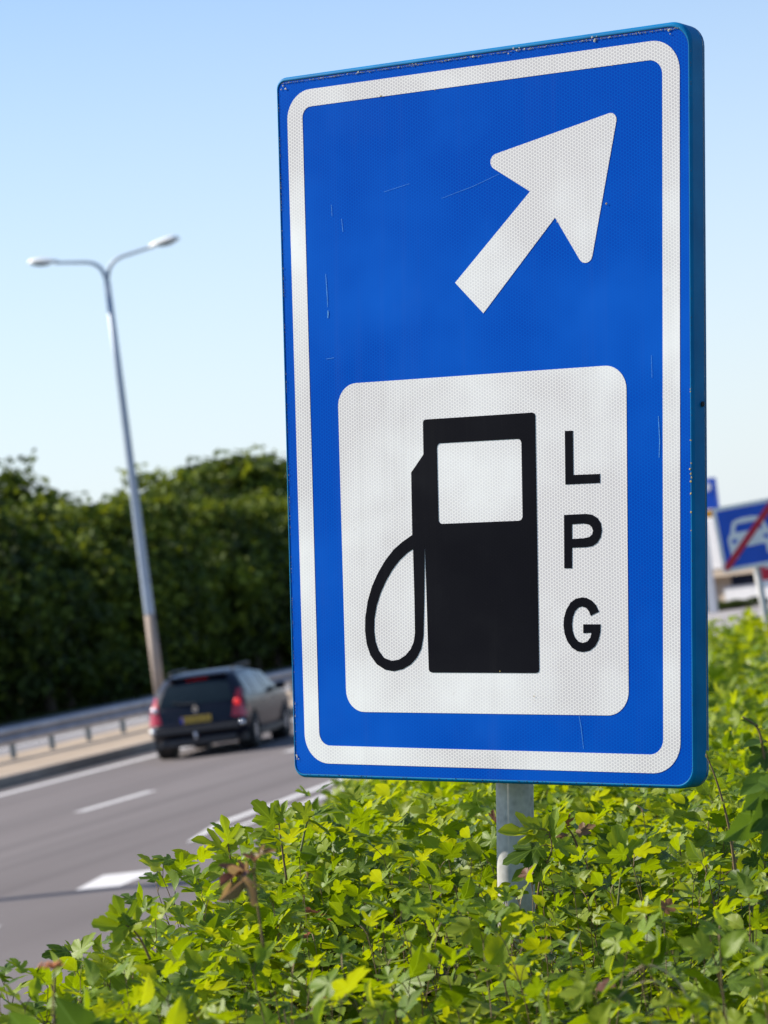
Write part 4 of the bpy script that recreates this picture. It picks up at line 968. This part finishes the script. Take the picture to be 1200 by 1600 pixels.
# stems in the mass
bm = bmesh.new(); g = random.Random(3)
xs, ys = polar(110, 4.0, 10.5, -8.5, 8.5)
for x, y in zip(xs, ys):
    if not inbed(x, y): continue
    z = cap(x, y, canopy(x, y)-.03); hh = g.uniform(-.10, .0); t = z+hh
    dx, dy = g.gauss(0, .05), g.gauss(0, .05)
    tube(bm, [(x, y, z-.45), (x+dx*.5, y+dy*.5, z-.2), (x+dx, y+dy, t)], [.0032, .0025, .0012], 4, False)
tag(bmo('shrub_stems', bm, mt['stem'], None, kind='stuff'), 'thin reddish brown stems rising between the leaves of the bed', 'stems')
# shaded litter and undergrowth under the leaves
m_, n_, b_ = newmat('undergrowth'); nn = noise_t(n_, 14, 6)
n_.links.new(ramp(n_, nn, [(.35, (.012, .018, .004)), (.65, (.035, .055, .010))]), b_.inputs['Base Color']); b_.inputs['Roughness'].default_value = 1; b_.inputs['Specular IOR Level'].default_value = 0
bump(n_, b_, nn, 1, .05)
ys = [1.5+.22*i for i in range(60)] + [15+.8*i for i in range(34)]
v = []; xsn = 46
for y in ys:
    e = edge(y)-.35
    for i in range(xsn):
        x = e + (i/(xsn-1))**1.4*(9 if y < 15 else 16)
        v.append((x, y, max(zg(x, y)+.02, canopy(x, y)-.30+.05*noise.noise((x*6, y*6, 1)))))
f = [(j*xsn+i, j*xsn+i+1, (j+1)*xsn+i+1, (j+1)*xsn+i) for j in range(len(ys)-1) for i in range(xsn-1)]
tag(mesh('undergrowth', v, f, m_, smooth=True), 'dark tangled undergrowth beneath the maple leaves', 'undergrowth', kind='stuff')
# ------------------------------------------------------------------ single sprigs that stand out
def sprig(name, stem, leaves, label, cat, lm, sm, rad=.0025, wig=.0):
    """stem: world points; leaves: (world base, world tip, up, mesh index, attach index)"""
    b = Vector(stem[0]); r = tag(empty(name, b), label, cat)
    bm = bmesh.new(); pts = [Vector(p)-b for p in stem]
    pts = [Vector(p) for p in catmull([tuple(p) for p in pts], 5, False)]; n = len(pts)
    tube(bm, pts, [rad*(1-.6*i/n) for i in range(n)], 7, True); bmo('stem', bm, sm, r, True)
    for L in leaves:
        base, tip, up, kd = L[:4]; base = Vector(base)-b; tip = Vector(tip)-b
        near = min(pts, key=lambda p: (p-base).length)
        if (near-base).length > .004:
            bm = bmesh.new(); tube(bm, [near, (near+base)/2+Vector((0, 0, .003)), base], .0010, 4, True); bmo('petiole', bm, sm, r)
        o = link('leaf', lm[kd % len(lm)], parent=r); o.matrix_local = frame_m(base, tip-base, up, (tip-base).length)
    return r
T_ = Vector((-EF.x, -EF.y, 0)).normalized()        # horizontal direction towards the road side viewer
UPV = Vector((0, 0, 1)); SDV = Vector((EX.x, EX.y, 0)).normalized()
def U_(a, b_, c_): return T_*a + UPV*b_ + SDV*c_
sprig('maple_sprig', [(-1.80718, 4.70149, 1.94651), (-1.81629, 4.69817, 1.97717), (-1.82848, 4.69418, 1.99984), (-1.83859, 4.69116, 2.00751)], [
  ((-1.83245, 4.69306, 2.00037), (-1.87574, 4.64911, 2.02638), U_(.8,.8,.2), 0), ((-1.83516, 4.69223, 2.00284), (-1.84797, 4.68724, 2.05923), U_(1,.3,.4), 2), ((-1.83200, 4.69329, 1.99611), (-1.85641, 4.65582, 1.97466), U_(.9,.6,-.2), 4),
  ((-1.82487, 4.69547, 1.98884), (-1.82335, 4.71544, 2.03837), U_(1,.2,.5), 2), ((-1.83489, 4.69226, 2.00491), (-1.80730, 4.65817, 2.01547), U_(.7,.7,0), 1)],
  'lone maple sprig with deeply lobed leaves sticking out over the grey road at left', 'leafy sprig', LM, mt['stem'])
sprig('maple_sprig', [(-1.86968, 5.30652, 1.97696), (-1.86137, 5.30770, 2.02292), (-1.86125, 5.30685, 2.05822), (-1.86165, 5.30638, 2.07240)], [
  ((-1.86125, 5.30685, 2.05822), (-1.91195, 5.27092, 2.09570), U_(.5,.9,.3), 2), ((-1.86114, 5.30664, 2.06762), (-1.86147, 5.30511, 2.12535), U_(1,.1,.8), 2), ((-1.85841, 5.30753, 2.06254), (-1.83944, 5.33269, 2.10005), U_(.9,.4,-.6), 0), ((-1.85832, 5.30797, 2.04605), (-1.88561, 5.26932, 2.03946), U_(.8,.7,.1), 1)],
  'dark backlit maple sprig against the road, left of the sign corner', 'leafy sprig', LM, mt['stem'])
sprig('maple_sprig', [(-1.83107, 5.52517, 1.97452), (-1.83162, 5.52334, 2.04165), (-1.83071, 5.52253, 2.08420)], [
  ((-1.83841, 5.52050, 2.07914), (-1.86851, 5.51064, 2.13564), U_(1,.2,.9), 0), ((-1.82840, 5.52318, 2.08389), (-1.81366, 5.52630, 2.12457), U_(.9,.3,-.6), 2), ((-1.85120, 5.51711, 2.07112), (-1.87730, 5.48893, 2.07455), U_(.6,.9,.2), 1)],
  'maple sprig with a broad upright leaf, just left of the sign bottom corner', 'leafy sprig', LM, mt['stem'])
sprig('maple_sprig', [(-1.79861, 5.53301, 2.02500), (-1.78339, 5.53617, 2.06927), (-1.77395, 5.53836, 2.08751)], [
  ((-1.77542, 5.53800, 2.08527), (-1.80014, 5.53020, 2.12030), U_(1,.6,.3), 0), ((-1.77280, 5.53868, 2.08735), (-1.71049, 5.53510, 2.09819), U_(.4,.9,.5), 2), ((-1.77406, 5.53857, 2.07777), (-1.73025, 5.53065, 2.05469), U_(-.2,1,.5), 0)],
  'maple sprig with an orange stalk below the lower left sign corner', 'leafy sprig', LM, mt['greenstem'])
sprig('red_leaf_sprig', [(-1.36800, 3.99138, 2.03246), (-1.36835, 3.98973, 2.09431), (-1.36654, 3.98925, 2.13379), (-1.36202, 3.98998, 2.15525)], [
  ((-1.36225, 3.98996, 2.15352), (-1.33719, 3.99658, 2.16956), U_(.3,1,.2), 2), ((-1.36437, 3.98944, 2.15027), (-1.37757, 3.98535, 2.16618), U_(.5,.4,.9), 2), ((-1.37432, 3.98693, 2.13926), (-1.39769, 3.93879, 2.14062), U_(.1,1,.4), 2), ((-1.37523, 3.98685, 2.13232), (-1.38201, 3.92305, 2.11503), U_(.4,.4,.9), 2)],
  'sprig with young reddish brown leaves above the foreground shrubs', 'leafy sprig', RM_, mt['stem'], .002)
sprig('maple_sprig', [(-1.41254, 5.74953, 1.84884), (-1.39630, 5.75258, 1.90866), (-1.36995, 5.75882, 1.95471), (-1.36982, 5.75792, 1.99190)], [
  ((-1.37377, 5.75711, 1.98003), (-1.40819, 5.74630, 2.02685), U_(1,.3,.3), 0), ((-1.38049, 5.75515, 1.98342), (-1.45272, 5.71332, 2.01534), U_(.7,.8,.2), 2), ((-1.36802, 5.75899, 1.96933), (-1.35434, 5.76114, 2.03694), U_(1,.1,-.9), 2), ((-1.38743, 5.75361, 1.96699), (-1.45508, 5.71401, 1.96127), U_(.6,.9,0), 1),
  ((-1.36099, 5.76099, 1.96838), (-1.31633, 5.77409, 1.94499), U_(.5,.9,-.2), 0), ((-1.38643, 5.75461, 1.93833), (-1.44448, 5.71813, 1.91534), U_(.8,.8,.3), 4), ((-1.38778, 5.75267, 2.00053), (-1.41589, 5.71348, 2.00658), U_(.6,.9,.1), 2)],
  'leafy sprig crossing in front of the grey sign post', 'leafy sprig', LM, mt['stem'])
sprig('maple_sprig', [(-1.24220, 5.69362, 1.84010), (-1.22854, 5.69596, 1.89922), (-1.21962, 5.69788, 1.92240)], [
  ((-1.22224, 5.69720, 1.92031), (-1.22483, 5.69452, 1.99869), U_(1,.3,-.2), 0), ((-1.22618, 5.69618, 1.91719), (-1.25859, 5.68567, 1.97399), U_(1,.4,.3), 2), ((-1.21763, 5.69851, 1.91969), (-1.17726, 5.70862, 1.96788), U_(.7,.5,-.6), 2), ((-1.21743, 5.69875, 1.91235), (-1.16319, 5.69251, 1.93920), U_(.5,.9,-.3), 0)],
  'upright sprig with pointed leaves to the right of the sign post', 'leafy sprig', LM, mt['greenstem'])
sprig('twig', [(-1.00375, 5.65558, 1.87968), (-1.00320, 5.65388, 1.95389), (-1.00709, 5.65134, 2.01193), (-1.01566, 5.64750, 2.06940), (-1.02692, 5.64320, 2.11525)], [
  ((-1.00976, 5.65022, 2.02667), (-1.03366, 5.64368, 2.02031), U_(.6,.9,0), 1), ((-1.01566, 5.64750, 2.06940), (-0.98708, 5.65534, 2.07632), U_(.5,.9,0), 2), ((-1.02460, 5.64406, 2.10655), (-1.01126, 5.64746, 2.12033), U_(.8,.5,0), 0), ((-1.00392, 5.65338, 1.96597), (-1.03070, 5.64614, 1.95521), U_(.6,.9,0), 3)],
  'bare leaning twig beside the lower right corner of the sign', 'twig', LM, mt['stem'], .0030)
sprig('broad_leaf_branch', [(-0.74820, 4.89327, 1.99451), (-0.76358, 4.88736, 2.05839), (-0.78197, 4.88081, 2.11443), (-0.79382, 4.87672, 2.14487), (-0.79786, 4.87429, 2.19692), (-0.81955, 4.86762, 2.22045)], [
  ((-0.78506, 4.87977, 2.12103), (-0.83671, 4.84496, 2.10332), U_(.7,.9,.1), 0), ((-0.79499, 4.87737, 2.10589), (-0.83003, 4.84763, 2.07164), U_(1,.3,.5), 1), ((-0.81006, 4.87412, 2.06673), (-0.86162, 4.83989, 2.02667), U_(.8,.4,1), 1), ((-0.78039, 4.88208, 2.08126), (-0.82289, 4.84005, 2.03902), U_(1,.1,.2), 0),
  ((-0.79720, 4.87435, 2.20198), (-0.82176, 4.86704, 2.21869), U_(.5,1,0), 0), ((-0.79105, 4.87622, 2.19600), (-0.77085, 4.88143, 2.21387), U_(.5,1,0), 0), ((-0.78792, 4.87801, 2.15953), (-0.82188, 4.86891, 2.14249), U_(.6,.6,1), 2), ((-0.78592, 4.87819, 2.17471), (-0.82931, 4.86598, 2.17645), U_(.3,1,0), 0),
  ((-0.77824, 4.88359, 2.04492), (-0.81164, 4.84406, 2.00474), U_(1,.3,.2), 0), ((-0.76737, 4.88551, 2.08980), (-0.79464, 4.83550, 2.12220), U_(.9,.6,0), 2)],
  'dark branch with broad hanging leaves entering at the right picture edge', 'branch', DM, mt['stem'], .0035)
# blurred flower head on a stalk, bottom left
r = sprig('flower_stalk', [(-1.47923, 3.49374, 1.99125), (-1.47609, 3.49345, 2.03813), (-1.46902, 3.49423, 2.08604)], [], 'reddish stalk with a small orange flower head, out of focus at bottom left', 'flower', LM, mt['stem'], .0028)
bm = bmesh.new(); g = random.Random(2); top = Vector((-1.46936, 3.49406, 2.08924))-r.location
for k in range(26):
    a = g.uniform(0, 6.28); q = g.uniform(0, .017)
    bmesh.ops.create_icosphere(bm, subdivisions=1, radius=g.uniform(.0018, .0032), matrix=Matrix.Translation(top+Vector((math.cos(a)*q, math.sin(a)*q, .004+g.uniform(-.003, .002)+q*.15))))
bmo('flower_head', bm, mt['orange'], r, True, kind='stuff')
sprig('rounded_leaf_sprig', [(-1.53073, 3.74044, 1.93415), (-1.53651, 3.73838, 1.95175), (-1.54228, 3.73633, 1.96935)], [((-1.53492, 3.73884, 1.95154), (-1.55813, 3.70970, 2.02538), U_(1,.5,.2), 0), ((-1.53651, 3.73838, 1.95175), (-1.49493, 3.72826, 1.99175), U_(1,.5,.2), 0), ((-1.60011, 3.72034, 1.96034), (-1.61725, 3.69335, 2.01664), U_(.7,.8,.2), 0)],
  'sprig with large ribbed rounded leaves at the bottom left corner', 'leafy sprig', [DM[0]], mt['stem'])
# dry grass blades curling in the foreground
for k, L in enumerate(([(-0.80039, 4.05072, 1.86789), (-0.80408, 4.04882, 1.90286), (-0.82055, 4.04339, 1.93525), (-0.85125, 4.03431, 1.95405), (-0.88222, 4.02600, 1.93927)], [(-0.89835, 4.02218, 1.91129), (-0.87112, 4.02937, 1.92915), (-0.83796, 4.03866, 1.92898), (-0.80927, 4.04756, 1.89494)])):
    b0_ = Vector(L[0]); p = [Vector(q) for q in catmull([tuple(Vector(q)-b0_) for q in L], 6, False)]
    bm = bmesh.new(); tube(bm, p, [.0022*(1-.7*i/len(p)) for i in range(len(p))], 4)
    o = tag(bmo('dry_grass_blade', bm, mt['straw'], None, True), ['pale dry grass blade arching over the leaves, bottom right', 'second shorter dry grass blade lying below the arching one'][k], 'grass blade'); o.location = b0_
# upright twigs in the bed behind the sign
for k, (L, lb) in enumerate((([(-2.39751, 8.69803, 1.68140), (-2.39120, 8.69722, 1.78460), (-2.38676, 8.69555, 1.90130)], 'thin upright twig with a pinkish tip, left of the sign post'), ([(-2.19173, 8.33893, 1.73150), (-2.18804, 8.33794, 1.81235), (-2.17409, 8.33986, 1.89182)], 'thin upright twig close to the left side of the sign post'), ([(-1.47608, 6.45807, 1.88240), (-1.48471, 6.45476, 1.91825), (-1.49644, 6.45091, 1.94064)], 'short dark twig with a pink bud right of the post'))):
    p = [Vector(q) for q in L]
    sprig('twig', L, [(p[1]+SDV*.012, p[1]+SDV*.05+UPV*.02, U_(.5, .9, 0), 0), (p[1]-SDV*.012, p[1]-SDV*.045+UPV*.01, U_(.5, .9, 0), 1), (p[2], p[2]+UPV*.03+SDV*.01, U_(1, .2, 0), 2)], lb, 'twig', RM_ if k == 2 else LM, mt['stem'], .003)
